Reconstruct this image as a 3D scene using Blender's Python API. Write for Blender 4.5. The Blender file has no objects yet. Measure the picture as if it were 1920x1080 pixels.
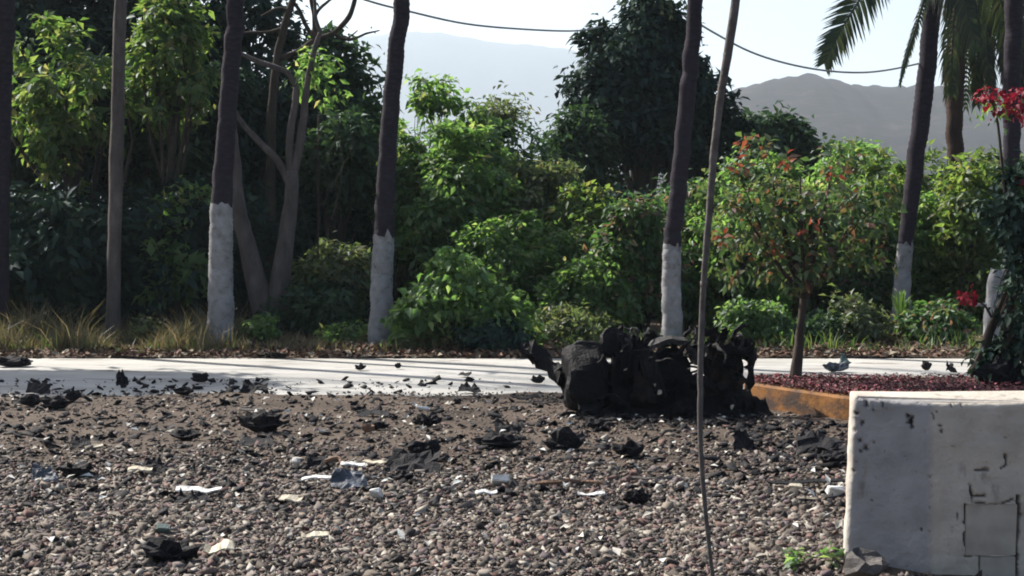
import bpy, bmesh, math, random
import numpy as np
from mathutils import Vector, Matrix, noise

# ------------------------------------------------------------------ camera, light, exposure
scene = bpy.context.scene
COL = scene.collection
F_PX, HOR, CAM_H = 3000.0, 450.0, 1.5
PITCH = math.atan((540.0 - HOR) / F_PX)
cam_data = bpy.data.cameras.new("camera")
cam_data.sensor_width = 36.0
cam_data.lens = F_PX / 1920.0 * 36.0
cam_data.clip_start = 0.1
cam_data.clip_end = 12000.0
cam = bpy.data.objects.new("camera", cam_data)
COL.objects.link(cam)
cam.location = (0, 0, CAM_H)
cam.rotation_euler = (math.pi / 2 - PITCH, 0, 0)
scene.camera = cam

SUN_DIR = Vector((-0.79, 0.61, 0.84)).normalized()     # from the ground towards the sun
SUN_EL = math.asin(SUN_DIR.z)
SUN_ROT = math.atan2(SUN_DIR.x, SUN_DIR.y) % (2 * math.pi)
world = bpy.data.worlds.new("World")
scene.world = world
world.use_nodes = True
wn = world.node_tree
bg = wn.nodes["Background"]
sky = wn.nodes.new("ShaderNodeTexSky")
sky.sky_type = 'NISHITA'
sky.sun_disc = False
sky.sun_elevation = SUN_EL
sky.sun_rotation = SUN_ROT
sky.air_density = 1.0
sky.dust_density = 3.2
sky.ozone_density = 1.0
bg.inputs["Strength"].default_value = 0.066
wn.links.new(sky.outputs[0], bg.inputs[0])

sun_data = bpy.data.lights.new("sun", 'SUN')
sun_data.energy = 4.6
sun_data.angle = math.radians(0.5)
sun_data.color = (1.0, 0.94, 0.85)
sun = bpy.data.objects.new("sun", sun_data)
COL.objects.link(sun)
sun.rotation_euler = SUN_DIR.to_track_quat('Z', 'Y').to_euler()
sun.location = (0, 0, 50)

scene.view_settings.view_transform = 'Standard'
scene.view_settings.look = 'None'
scene.view_settings.gamma = 1.0
scene.view_settings.use_curve_mapping = False
scene.view_settings.exposure = 1.3
scene.render.engine = 'CYCLES'
scene.cycles.filter_width = 1.9
scene.cycles.use_denoising = True
scene.cycles.max_bounces = 7
scene.cycles.diffuse_bounces = 3
scene.cycles.glossy_bounces = 2
scene.cycles.transmission_bounces = 4
scene.cycles.volume_bounces = 1
scene.cycles.transparent_max_bounces = 6
scene.cycles.sample_clamp_indirect = 6.0

rng = np.random.default_rng(7)
random.seed(7)
CP, SP = math.cos(PITCH), math.sin(PITCH)


def pt(px, py, y):
    """world point at depth y that a photograph pixel looks at (used to take measurements from the photo)"""
    a, b = (px - 960.0) / F_PX, (540.0 - py) / F_PX
    dy, dz = CP + b * SP, -SP + b * CP
    t = y / dy
    return Vector((a * t, y, CAM_H + dz * t))


def gnd(px, py, z=0.0):
    """world point on the level z under a photograph pixel"""
    a, b = (px - 960.0) / F_PX, (540.0 - py) / F_PX
    dy, dz = CP + b * SP, -SP + b * CP
    t = (z - CAM_H) / dz
    return Vector((a * t, dy * t, z))


# ------------------------------------------------------------------ object helpers
def tag(o, label=None, cat=None, group=None, kind=None):
    if label: o["label"] = label
    if cat: o["category"] = cat
    if group: o["group"] = group
    if kind: o["kind"] = kind
    return o


def link(name, data, mat=None, parent=None):
    o = bpy.data.objects.new(name, data)
    COL.objects.link(o)
    if mat is not None and not data.materials:
        data.materials.append(mat)
    if parent is not None:
        o.parent = parent
    return o


def empty(name, loc, label, cat, group=None):
    o = bpy.data.objects.new(name, None)
    COL.objects.link(o)
    o.location = loc
    o.empty_display_size = 0.2
    return tag(o, label, cat, group)


def np_mesh(name, v, f, smooth=False):
    """mesh from an (n,3) vertex array and an (m,k) face array"""
    v = np.asarray(v, dtype=np.float32)
    f = np.asarray(f, dtype=np.int32)
    me = bpy.data.meshes.new(name)
    k = f.shape[1]
    me.vertices.add(len(v)); me.vertices.foreach_set("co", v.ravel())
    me.loops.add(f.size); me.loops.foreach_set("vertex_index", f.ravel())
    me.polygons.add(len(f))
    me.polygons.foreach_set("loop_start", np.arange(0, f.size, k, dtype=np.int32))
    me.polygons.foreach_set("loop_total", np.full(len(f), k, dtype=np.int32))
    if smooth:
        me.polygons.foreach_set("use_smooth", np.ones(len(f), dtype=bool))
    me.update(calc_edges=True)
    return me


class MB:
    """collects shapes, then becomes one mesh"""
    def __init__(self):
        self.v, self.f = [], []

    def add(self, v, f):
        n = len(self.v)
        self.v += [tuple(p) for p in v]
        self.f += [tuple(i + n for i in q) for q in f]
        return self

    def box(self, c, s, rot=None, bevel=0.0):
        bm = bmesh.new()
        bmesh.ops.create_cube(bm, size=1.0)
        bmesh.ops.scale(bm, vec=Vector(s), verts=bm.verts)
        if bevel:
            bmesh.ops.bevel(bm, geom=bm.edges[:], offset=bevel, segments=2, affect='EDGES')
        if rot is not None:
            bmesh.ops.rotate(bm, cent=(0, 0, 0), matrix=rot, verts=bm.verts)
        bmesh.ops.translate(bm, vec=Vector(c), verts=bm.verts)
        bm.verts.index_update()
        self.add([v.co.copy() for v in bm.verts], [[v.index for v in f.verts] for f in bm.faces])
        bm.free()
        return self

    def tube(self, pts, rad, n=8, cap=True):
        pts = [Vector(p) for p in pts]
        if not hasattr(rad, '__len__'):
            rad = [rad] * len(pts)
        rings, ref = [], None
        for i, p in enumerate(pts):
            t = (pts[min(i + 1, len(pts) - 1)] - pts[max(i - 1, 0)])
            if t.length < 1e-9: t = Vector((0, 0, 1))
            t.normalize()
            if ref is None:
                ref = t.orthogonal().normalized()
            ref = (ref - t * ref.dot(t))
            if ref.length < 1e-6: ref = t.orthogonal()
            ref.normalize()
            b = t.cross(ref)
            rings.append([p + (ref * math.cos(2 * math.pi * k / n) + b * math.sin(2 * math.pi * k / n)) * rad[i] for k in range(n)])
        v = [q for r in rings for q in r]
        f = []
        for i in range(len(rings) - 1):
            for k in range(n):
                a, b2 = i * n + k, i * n + (k + 1) % n
                f.append((a, b2, b2 + n, a + n))
        if cap:
            f.append(tuple(range(n - 1, -1, -1)))
            f.append(tuple(range((len(rings) - 1) * n, len(rings) * n)))
        return self.add(v, f)

    def lathe(self, prof, c, axis=Vector((0, 0, 1)), n=20):
        """prof: (radius, height) pairs, closed at both ends"""
        q = Vector((0, 0, 1)).rotation_difference(Vector(axis).normalized())
        v = []
        for r, h in prof:
            for k in range(n):
                a = 2 * math.pi * k / n
                v.append(Vector(c) + q @ Vector((r * math.cos(a), r * math.sin(a), h)))
        f = []
        for i in range(len(prof) - 1):
            for k in range(n):
                a, b = i * n + k, i * n + (k + 1) % n
                f.append((a, b, b + n, a + n))
        f.append(tuple(range(n - 1, -1, -1)))
        f.append(tuple(range((len(prof) - 1) * n, len(prof) * n)))
        return self.add(v, f)

    def mesh(self, name, smooth=False):
        me = bpy.data.meshes.new(name)
        me.from_pydata(self.v, [], self.f)
        if smooth:
            me.polygons.foreach_set("use_smooth", np.ones(len(me.polygons), dtype=bool))
        me.update()
        return me

    def build(self, name, mat, parent=None, smooth=False, crumple=0.0, scale=6.0, seed=0.0, origin=None):
        if crumple:
            out = []
            for p in self.v:
                q = Vector(p) * scale + Vector((seed * 3.1, seed * 1.7, seed))
                d = noise.noise_vector(q) * crumple + noise.noise_vector(q * 2.7) * crumple * 0.4
                out.append(tuple(Vector(p) + d))
            self.v = out
        if origin is not None:
            self.v = [tuple(Vector(p) - Vector(origin)) for p in self.v]
        o = link(name, self.mesh(name, smooth), mat, parent)
        if origin is not None:
            o.location = origin
        return o


def smooth_path(pts, n):
    """Catmull-Rom through the points"""
    pts = [Vector(p) for p in pts]
    P = [pts[0] * 2 - pts[1]] + pts + [pts[-1] * 2 - pts[-2]]
    out = []
    for i in range(n + 1):
        s = i / n * (len(pts) - 1)
        k = min(int(s), len(pts) - 2); t = s - k
        a, b, c, d = P[k], P[k + 1], P[k + 2], P[k + 3]
        out.append(0.5 * ((2 * b) + (c - a) * t + (2 * a - 5 * b + 4 * c - d) * t * t + (3 * b - 3 * c + d - a) * t ** 3))
    return out


def lerp_list(vals, n):
    xs = np.linspace(0, len(vals) - 1, n + 1)
    return list(np.interp(xs, range(len(vals)), vals))


# ------------------------------------------------------------------ materials
def new_mat(name):
    m = bpy.data.materials.new(name)
    m.use_nodes = True
    nt = m.node_tree
    return m, nt, nt.nodes["Principled BSDF"]


def ramp_node(nt, stops):
    r = nt.nodes.new("ShaderNodeValToRGB")
    e = r.color_ramp.elements
    while len(e) < len(stops): e.new(0.5)
    for i, (p, c) in enumerate(stops):
        e[i].position = p
        e[i].color = (c[0], c[1], c[2], 1)
    return r


def surf_mat(name, stops, scale=4.0, rough=0.9, bump=0.3, bump_scale=30.0, detail=8.0, spec=0.25, metallic=0.0, stretch=(1, 1, 1), bump_dist=0.02):
    """noise-coloured rough surface with fine relief"""
    m, nt, bs = new_mat(name)
    tc = nt.nodes.new("ShaderNodeTexCoord")
    mp = nt.nodes.new("ShaderNodeMapping"); mp.inputs["Scale"].default_value = stretch
    nt.links.new(tc.outputs["Object"], mp.inputs[0])
    n1 = nt.nodes.new("ShaderNodeTexNoise"); n1.inputs["Scale"].default_value = scale; n1.inputs["Detail"].default_value = detail
    n1.inputs["Roughness"].default_value = 0.65
    nt.links.new(mp.outputs[0], n1.inputs["Vector"])
    r = ramp_node(nt, stops)
    nt.links.new(n1.outputs["Fac"], r.inputs[0])
    nt.links.new(r.outputs[0], bs.inputs["Base Color"])
    bs.inputs["Roughness"].default_value = rough
    bs.inputs["Specular IOR Level"].default_value = spec
    bs.inputs["Metallic"].default_value = metallic
    if bump:
        n2 = nt.nodes.new("ShaderNodeTexNoise"); n2.inputs["Scale"].default_value = bump_scale; n2.inputs["Detail"].default_value = 6
        nt.links.new(mp.outputs[0], n2.inputs["Vector"])
        b = nt.nodes.new("ShaderNodeBump"); b.inputs["Strength"].default_value = bump; b.inputs["Distance"].default_value = bump_dist
        nt.links.new(n2.outputs["Fac"], b.inputs["Height"])
        nt.links.new(b.outputs[0], bs.inputs["Normal"])
    return m


def island_mat(name, stops, rough=0.85, spec=0.3):
    """each loose piece of the mesh takes its own colour from the list"""
    m, nt, bs = new_mat(name)
    g = nt.nodes.new("ShaderNodeNewGeometry")
    r = ramp_node(nt, stops)
    tc = nt.nodes.new("ShaderNodeTexCoord")
    n1 = nt.nodes.new("ShaderNodeTexNoise"); n1.inputs["Scale"].default_value = 60
    nt.links.new(tc.outputs["Object"], n1.inputs["Vector"])
    mx = nt.nodes.new("ShaderNodeMixRGB"); mx.blend_type = 'MULTIPLY'; mx.inputs[0].default_value = 0.6
    r2 = ramp_node(nt, [(0.3, (0.55, 0.55, 0.55)), (0.7, (1.15, 1.15, 1.15))])
    nt.links.new(n1.outputs["Fac"], r2.inputs[0])
    nt.links.new(g.outputs["Random Per Island"], r.inputs[0])
    nt.links.new(r.outputs[0], mx.inputs[1]); nt.links.new(r2.outputs[0], mx.inputs[2])
    nt.links.new(mx.outputs[0], bs.inputs["Base Color"])
    bs.inputs["Roughness"].default_value = rough
    bs.inputs["Specular IOR Level"].default_value = spec
    return m


def leaf_mat(name, stops, trans=0.42, gloss=0.03, glow=(1.0, 1.05, 0.60), gain=2.4, per_object=False):
    """thin leaf: diffuse, light let through, a little sheen; colour differs leaf by leaf"""
    m = bpy.data.materials.new(name); m.use_nodes = True
    nt = m.node_tree; nt.nodes.clear()
    out = nt.nodes.new("ShaderNodeOutputMaterial")
    r = ramp_node(nt, stops)
    if per_object:
        g = nt.nodes.new("ShaderNodeObjectInfo"); nt.links.new(g.outputs["Random"], r.inputs[0])
    else:
        g = nt.nodes.new("ShaderNodeNewGeometry"); nt.links.new(g.outputs["Random Per Island"], r.inputs[0])
    mul = nt.nodes.new("ShaderNodeMixRGB"); mul.blend_type = 'MULTIPLY'; mul.inputs[0].default_value = 1.0
    mul.inputs[2].default_value = (glow[0] * gain, glow[1] * gain, glow[2] * gain, 1)
    nt.links.new(r.outputs[0], mul.inputs[1])
    d = nt.nodes.new("ShaderNodeBsdfDiffuse"); t = nt.nodes.new("ShaderNodeBsdfTranslucent"); gl = nt.nodes.new("ShaderNodeBsdfGlossy")
    gl.inputs["Roughness"].default_value = 0.5
    gl.inputs["Color"].default_value = (0.8, 0.85, 0.9, 1)
    m1 = nt.nodes.new("ShaderNodeMixShader"); m1.inputs[0].default_value = trans
    m2 = nt.nodes.new("ShaderNodeMixShader"); m2.inputs[0].default_value = gloss
    nt.links.new(r.outputs[0], d.inputs[0]); nt.links.new(mul.outputs[0], t.inputs[0])
    nt.links.new(d.outputs[0], m1.inputs[1]); nt.links.new(t.outputs[0], m1.inputs[2])
    nt.links.new(m1.outputs[0], m2.inputs[1]); nt.links.new(gl.outputs[0], m2.inputs[2])
    nt.links.new(m2.outputs[0], out.inputs["Surface"])
    return m


M = {}
M['earth'] = surf_mat("earth", [(0.3, (0.045, 0.03, 0.022)), (0.55, (0.085, 0.058, 0.042)), (0.8, (0.13, 0.09, 0.065))], 3.0, 0.95, 0.5, 25)
M['lot'] = surf_mat("gravel_bed", [(0.28, (0.03188, 0.02385, 0.01836)), (0.45, (0.06587, 0.0477, 0.03672)), (0.6, (0.1009, 0.0757, 0.05814)), (0.78, (0.07969, 0.04563, 0.03672))], 1.3, 0.95, 0.9, 45, detail=12, bump_dist=0.03)
M['concrete'] = surf_mat("concrete", [(0.25, (0.24, 0.235, 0.225)), (0.5, (0.34, 0.335, 0.32)), (0.75, (0.41, 0.405, 0.395))], 1.1, 0.9, 0.25, 40, detail=10, stretch=(0.5, 1.6, 1))
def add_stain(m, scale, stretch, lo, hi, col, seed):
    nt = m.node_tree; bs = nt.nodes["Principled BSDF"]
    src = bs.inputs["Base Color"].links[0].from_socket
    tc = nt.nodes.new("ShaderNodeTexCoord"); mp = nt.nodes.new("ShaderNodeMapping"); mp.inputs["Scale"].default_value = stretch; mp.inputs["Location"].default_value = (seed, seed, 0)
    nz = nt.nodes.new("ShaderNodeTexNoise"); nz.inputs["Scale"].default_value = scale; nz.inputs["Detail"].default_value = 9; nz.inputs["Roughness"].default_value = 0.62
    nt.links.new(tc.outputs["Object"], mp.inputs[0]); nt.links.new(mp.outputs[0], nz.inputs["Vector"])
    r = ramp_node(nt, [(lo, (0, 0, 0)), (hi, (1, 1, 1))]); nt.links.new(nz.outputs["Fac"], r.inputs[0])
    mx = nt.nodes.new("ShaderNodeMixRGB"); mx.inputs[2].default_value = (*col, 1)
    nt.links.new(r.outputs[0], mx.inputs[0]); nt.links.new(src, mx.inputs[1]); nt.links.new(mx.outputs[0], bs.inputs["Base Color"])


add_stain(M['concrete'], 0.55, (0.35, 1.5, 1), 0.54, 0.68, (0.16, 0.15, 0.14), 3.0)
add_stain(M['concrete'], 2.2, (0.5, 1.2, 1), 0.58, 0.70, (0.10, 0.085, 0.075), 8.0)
M['soil'] = surf_mat("island_soil", [(0.3, (0.04, 0.02, 0.02)), (0.6, (0.075, 0.038, 0.038)), (0.8, (0.10, 0.06, 0.055))], 5.0, 0.95, 0.6, 30)
M['kerb'] = surf_mat("yellow_kerb_paint", [(0.3, (0.0875, 0.04025, 0.015)), (0.5, (0.2, 0.08625, 0.022)), (0.8, (0.275, 0.1323, 0.04))], 6.0, 0.8, 0.3, 40)
add_stain(M['kerb'], 3.0, (1, 1, 2.5), 0.46, 0.62, (0.05, 0.032, 0.025), 1.0)
M['palm_bark'] = surf_mat("palm_bark", [(0.3, (0.012, 0.00975, 0.016)), (0.55, (0.024, 0.0195, 0.0288)), (0.8, (0.0435, 0.036, 0.048))], 9.0, 0.95, 0.7, 45, stretch=(1, 1, 2.2))
M['whitewash'] = surf_mat("whitewash", [(0.28, (0.07749, 0.07306, 0.07472)), (0.46, (0.2214, 0.2214, 0.2286)), (0.75, (0.3321, 0.3321, 0.3457))], 7.0, 0.9, 0.4, 45)
def add_mud(m, h):
    nt = m.node_tree; bs = nt.nodes["Principled BSDF"]
    src = bs.inputs["Base Color"].links[0].from_socket
    tc = nt.nodes.new("ShaderNodeTexCoord"); sx = nt.nodes.new("ShaderNodeSeparateXYZ"); nt.links.new(tc.outputs["Object"], sx.inputs[0])
    nz = nt.nodes.new("ShaderNodeTexNoise"); nz.inputs["Scale"].default_value = 7; nz.inputs["Detail"].default_value = 8; nt.links.new(tc.outputs["Object"], nz.inputs["Vector"])
    ad = nt.nodes.new("ShaderNodeMath"); ad.operation = 'MULTIPLY_ADD'; ad.inputs[1].default_value = h * 2.2; nt.links.new(nz.outputs["Fac"], ad.inputs[0]); ad.inputs[2].default_value = -h * 0.75
    lt = nt.nodes.new("ShaderNodeMath"); lt.operation = 'SUBTRACT'; nt.links.new(ad.outputs[0], lt.inputs[0]); nt.links.new(sx.outputs[2], lt.inputs[1])
    r = ramp_node(nt, [(0.0, (0, 0, 0)), (0.25, (1, 1, 1))]); nt.links.new(lt.outputs[0], r.inputs[0])
    mx = nt.nodes.new("ShaderNodeMixRGB"); mx.inputs[2].default_value = (0.09, 0.065, 0.05, 1)
    nt.links.new(r.outputs[0], mx.inputs[0]); nt.links.new(src, mx.inputs[1]); nt.links.new(mx.outputs[0], bs.inputs["Base Color"])


add_mud(M['whitewash'], 0.45)
M['grey_bark'] = surf_mat("grey_bark", [(0.3, (0.05, 0.043, 0.04)), (0.55, (0.095, 0.083, 0.08)), (0.8, (0.16, 0.14, 0.13))], 8.0, 0.95, 0.6, 50, stretch=(1, 1, 0.35))
M['dark_bark'] = surf_mat("dark_bark", [(0.3, (0.03, 0.024, 0.02)), (0.6, (0.065, 0.052, 0.043)), (0.85, (0.10, 0.08, 0.066))], 8.0, 0.95, 0.6, 50, stretch=(1, 1, 0.35))
M['brown_bark'] = surf_mat("brown_bark", [(0.3, (0.02475, 0.01485, 0.012)), (0.6, (0.0495, 0.03025, 0.0252)), (0.85, (0.077, 0.04675, 0.0372))], 8.0, 0.95, 0.6, 50, stretch=(1, 1, 0.4))
M['char'] = surf_mat("charred_metal", [(0.3, (0.0025, 0.0025, 0.004)), (0.6, (0.006, 0.006, 0.0085)), (0.72, (0.016, 0.016, 0.018)), (0.82, (0.05, 0.047, 0.047))], 11.0, 0.7, 0.8, 60, spec=0.16, detail=10)
M['char_rust'] = surf_mat("rusty_burnt_metal", [(0.3, (0.004, 0.004, 0.005)), (0.52, (0.012, 0.010, 0.010)), (0.64, (0.045, 0.024, 0.016)), (0.8, (0.08, 0.05, 0.038))], 10.0, 0.85, 0.8, 60, spec=0.15, detail=10)
M['char_ash'] = surf_mat("ash_covered_metal", [(0.3, (0.006, 0.006, 0.00676)), (0.5, (0.025, 0.024, 0.026)), (0.66, (0.09, 0.085, 0.0858)), (0.8, (0.15, 0.145, 0.1456))], 9.0, 0.8, 0.8, 60, spec=0.3, detail=10)
M['scrap_black'] = surf_mat("charred_scrap", [(0.3, (0.005, 0.005, 0.007)), (0.65, (0.013, 0.012, 0.015)), (0.85, (0.04, 0.036, 0.036))], 14.0, 0.85, 0.6, 70)
M['scrap_white'] = surf_mat("pale_scrap", [(0.3, (0.45, 0.44, 0.42)), (0.5, (0.66, 0.66, 0.64)), (0.8, (0.74, 0.74, 0.73))], 9.0, 0.7, 0.3, 60)
M['scrap_cream'] = surf_mat("cream_scrap", [(0.3, (0.30, 0.26, 0.19)), (0.5, (0.50, 0.45, 0.35)), (0.8, (0.60, 0.56, 0.46))], 9.0, 0.8, 0.3, 60)
M['scrap_blue'] = surf_mat("blue_grey_scrap", [(0.0, (0.02, 0.024, 0.035)), (0.5, (0.05, 0.06, 0.08)), (0.66, (0.25, 0.27, 0.29)), (0.8, (0.36, 0.38, 0.40))], 10.0, 0.6, 0.3, 60)
M['scrap_teal'] = surf_mat("teal_scrap", [(0.3, (0.056, 0.091, 0.084)), (0.7, (0.14, 0.189, 0.175))], 10.0, 0.6, 0.3, 60)
M['scrap_brown'] = surf_mat("brown_scrap", [(0.3, (0.10, 0.06, 0.04)), (0.7, (0.24, 0.15, 0.10))], 10.0, 0.8, 0.3, 60)
M['pole'] = surf_mat("weathered_pole", [(0.3, (0.06, 0.054, 0.052)), (0.6, (0.11, 0.10, 0.095)), (0.8, (0.16, 0.145, 0.135))], 20.0, 0.85, 0.3, 60)
M['wire'] = surf_mat("wire", [(0.3, (0.22, 0.22, 0.23)), (0.7, (0.30, 0.30, 0.31))], 20.0, 0.8, 0.0)
M['stone'] = island_mat("stones", [(0.0, (0.0191, 0.01594, 0.01516)), (0.18, (0.04773, 0.03827, 0.03357)), (0.38, (0.1061, 0.08824, 0.07254)), (0.56, (0.1857, 0.1574, 0.1277)), (0.68, (0.1379, 0.07973, 0.06713)), (0.79, (0.09017, 0.07017, 0.08011)), (0.9, (0.2334, 0.2073, 0.1733)), (1.0, (0.3819, 0.3561, 0.3194))])
M['litter'] = island_mat("leaf_litter", [(0.0, (0.0375, 0.0255, 0.019)), (0.3, (0.12, 0.068, 0.0475)), (0.55, (0.195, 0.0935, 0.057)), (0.8, (0.225, 0.17, 0.114)), (1.0, (0.285, 0.255, 0.19))], 0.8)
M['petals'] = island_mat("petals", [(0.0, (0.03, 0.014, 0.015)), (0.4, (0.07, 0.025, 0.03)), (0.62, (0.20, 0.04, 0.06)), (0.78, (0.10, 0.06, 0.045)), (0.88, (0.34, 0.08, 0.10)), (1.0, (0.46, 0.20, 0.20))], 0.8)
M['hill_near'] = surf_mat("dry_hill", [(0.36, (0.00288, 0.00432, 0.00468)), (0.47, (0.0072, 0.0072, 0.0078)), (0.55, (0.0144, 0.01152, 0.0117)), (0.68, (0.03456, 0.02592, 0.02574))], 0.09, 1.0, 0.0, detail=14)
M['hill_far'] = surf_mat("far_mountain", [(0.3, (0.04, 0.05, 0.05)), (0.7, (0.06, 0.065, 0.065))], 0.01, 1.0, 0.0)

L = {}
L['sunny'] = leaf_mat("sunny_leaves", [(0.0, (0.02871, 0.06379, 0.02184)), (0.5, (0.07178, 0.1205, 0.03432)), (0.85, (0.122, 0.1631, 0.0546)), (1.0, (0.1866, 0.1701, 0.0858))], 0.5, gain=2.3)
L['bright'] = leaf_mat("bright_green_leaves", [(0.0, (0.0385, 0.08, 0.0275)), (0.5, (0.077, 0.14, 0.05)), (1.0, (0.132, 0.18, 0.08125))], 0.5, gain=3.0)
L['bright_obj'] = leaf_mat("bright_green_single_leaves", [(0.0, (0.05, 0.10, 0.03)), (0.5, (0.095, 0.175, 0.055)), (1.0, (0.18, 0.25, 0.10))], 0.5, gain=3.2, per_object=True)
L['mid'] = leaf_mat("mid_green_leaves", [(0.0, (0.0415, 0.08505, 0.0294)), (0.6, (0.08299, 0.1489, 0.04594)), (0.9, (0.1244, 0.1843, 0.06431)), (1.0, (0.1936, 0.1701, 0.1011))], 0.5, gain=2.9)
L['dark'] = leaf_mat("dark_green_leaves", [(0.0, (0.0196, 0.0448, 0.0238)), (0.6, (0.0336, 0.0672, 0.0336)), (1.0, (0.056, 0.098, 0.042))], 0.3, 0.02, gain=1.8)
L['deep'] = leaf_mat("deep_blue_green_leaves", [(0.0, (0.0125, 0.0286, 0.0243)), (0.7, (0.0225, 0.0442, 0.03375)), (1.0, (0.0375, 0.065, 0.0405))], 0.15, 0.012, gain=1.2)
L['olive'] = leaf_mat("olive_dry_leaves", [(0.0, (0.0442, 0.06279, 0.0286)), (0.5, (0.07735, 0.1065, 0.0468)), (0.8, (0.1215, 0.1433, 0.0754)), (1.0, (0.1547, 0.1365, 0.0845))], 0.4)
L['yellow'] = leaf_mat("yellow_green_leaves", [(0.0, (0.03332, 0.06831, 0.01976)), (0.5, (0.0714, 0.1118, 0.02964)), (0.85, (0.1095, 0.149, 0.04322)), (1.0, (0.1428, 0.1242, 0.06175))], 0.5, gain=2.6)
L['mixed'] = leaf_mat("mixed_leaves", [(0.0, (0.02633, 0.07722, 0.02576)), (0.6, (0.06318, 0.1193, 0.04025)), (0.82, (0.08954, 0.1123, 0.05635)), (0.94, (0.1369, 0.08424, 0.0644)), (1.0, (0.2106, 0.1123, 0.08855))], 0.4)
L['almond'] = leaf_mat("turning_leaves", [(0.0, (0.03938, 0.081, 0.03163)), (0.5, (0.08438, 0.1282, 0.0575)), (0.78, (0.1125, 0.1282, 0.07187)), (0.92, (0.1238, 0.0675, 0.05031)), (1.0, (0.1913, 0.07425, 0.06469))], 0.40, glow=(1.05, 1.05, 0.55), gain=1.9, per_object=True)
L['almond_mass'] = leaf_mat("turning_leaves_mass", [(0.0, (0.0315, 0.0675, 0.02875)), (0.55, (0.0675, 0.108, 0.04744)), (0.84, (0.09567, 0.108, 0.06469)), (0.95, (0.1125, 0.0567, 0.046)), (1.0, (0.18, 0.081, 0.06469))], 0.40, glow=(1.05, 1.05, 0.55), gain=1.9)
L['frond'] = leaf_mat("palm_leaflets", [(0.0, (0.010, 0.018, 0.010)), (0.6, (0.02, 0.032, 0.014)), (1.0, (0.045, 0.048, 0.022))], 0.3, 0.03)
L['dead_frond'] = leaf_mat("dry_palm_leaflets", [(0.0, (0.05, 0.035, 0.022)), (0.6, (0.10, 0.07, 0.045)), (1.0, (0.17, 0.12, 0.08))], 0.3, 0.03, glow=(1.1, 0.95, 0.7))
L['dry_grass'] = leaf_mat("dry_grass", [(0.0, (0.0621, 0.0702, 0.03413)), (0.35, (0.1117, 0.09945, 0.05513)), (0.7, (0.1739, 0.1404, 0.09187)), (0.85, (0.2236, 0.1755, 0.1246)), (1.0, (0.0621, 0.08775, 0.03675))], 0.35, 0.03, glow=(1.05, 1.0, 0.7), gain=1.5)
L['green_grass'] = leaf_mat("green_grass", [(0.0, (0.035, 0.075, 0.02)), (0.6, (0.07, 0.12, 0.035)), (1.0, (0.12, 0.13, 0.05))], 0.4, 0.05)
L['rust'] = leaf_mat("rust_red_leaves", [(0.0, (0.10, 0.03, 0.02)), (0.6, (0.18, 0.05, 0.035)), (1.0, (0.24, 0.10, 0.06))], 0.4, 0.02, glow=(1.1, 0.8, 0.6), gain=1.5)
L['red'] = leaf_mat("red_bracts", [(0.0, (0.13, 0.008, 0.016)), (0.6, (0.22, 0.014, 0.03)), (1.0, (0.32, 0.07, 0.08))], 0.4, 0.02, glow=(1.0, 0.7, 0.8), gain=1.3)

# ------------------------------------------------------------------ plant builders
def unit(a):
    return a / (np.linalg.norm(a, axis=-1, keepdims=True) + 1e-9)


def leaf_cards(pos, normal, axis, length, width, fold=0.25, curl=0.12):
    """folded pointed leaves; pos is the stalk end"""
    n = len(pos)
    normal = unit(normal)
    axis = unit(axis - normal * np.sum(axis * normal, axis=1, keepdims=True))
    side = np.cross(normal, axis)
    Lc, Wc = length[:, None], width[:, None]
    p0 = pos
    p1 = pos + axis * Lc * 0.42 - side * Wc * 0.5 + normal * Wc * fold
    p2 = pos + axis * Lc - normal * Lc * curl
    p3 = pos + axis * Lc * 0.42 + side * Wc * 0.5 + normal * Wc * fold
    pm = pos + axis * Lc * 0.5
    v = np.stack([p0, p1, p2, p3, pm], 1).reshape(-1, 3)
    b = (np.arange(n) * 5)[:, None]
    tri = np.concatenate([b + [0, 4, 1], b + [1, 4, 2], b + [2, 4, 3], b + [3, 4, 0]], 1).reshape(-1, 3)
    return v, tri


def leaf_cloud(blobs, n, size, aspect=0.45, clumps=60, clump_r=0.16, up=0.5, droop=0.35, shell=0.45, r=None, flat=0.75):
    """leaves in clumps through ellipsoids: blobs = [(centre, radii), ...]"""
    r = r or rng
    w = np.array([np.prod(b[1]) ** (2 / 3) for b in blobs]); w = w / w.sum()
    cs, os_ = [], []
    for (c, rad), q in zip(blobs, w):
        k = max(3, int(round(clumps * q)))
        d = unit(r.normal(size=(k, 3)))
        rr = shell + (1.03 - shell) * r.random(k) ** 0.6
        cs.append(np.array(c) + d * rr[:, None] * np.array(rad)); os_.append(d)
    cs = np.concatenate(cs); os_ = np.concatenate(os_)
    idx = r.integers(0, len(cs), n)
    cr = clump_r * (0.6 + 0.8 * r.random(len(cs)))
    off = r.normal(size=(n, 3)) * cr[idx][:, None] * 0.6
    off[:, 2] *= flat
    pos = cs[idx] + off
    nor = unit(os_[idx] * 0.45 + unit(off + 1e-6) * 0.35 + np.array([0, 0, up]) + r.normal(size=(n, 3)) * 0.55)
    ax = unit(off + os_[idx] * 0.15) * 0.8 + r.normal(size=(n, 3)) * 0.55 + np.array([0, 0, -droop])
    ln = size * (0.45 + 1.0 * r.random(n))
    v, f = leaf_cards(pos, nor, ax, ln, ln * aspect * (0.8 + 0.4 * r.random(n)))
    return v, f, cs


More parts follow.
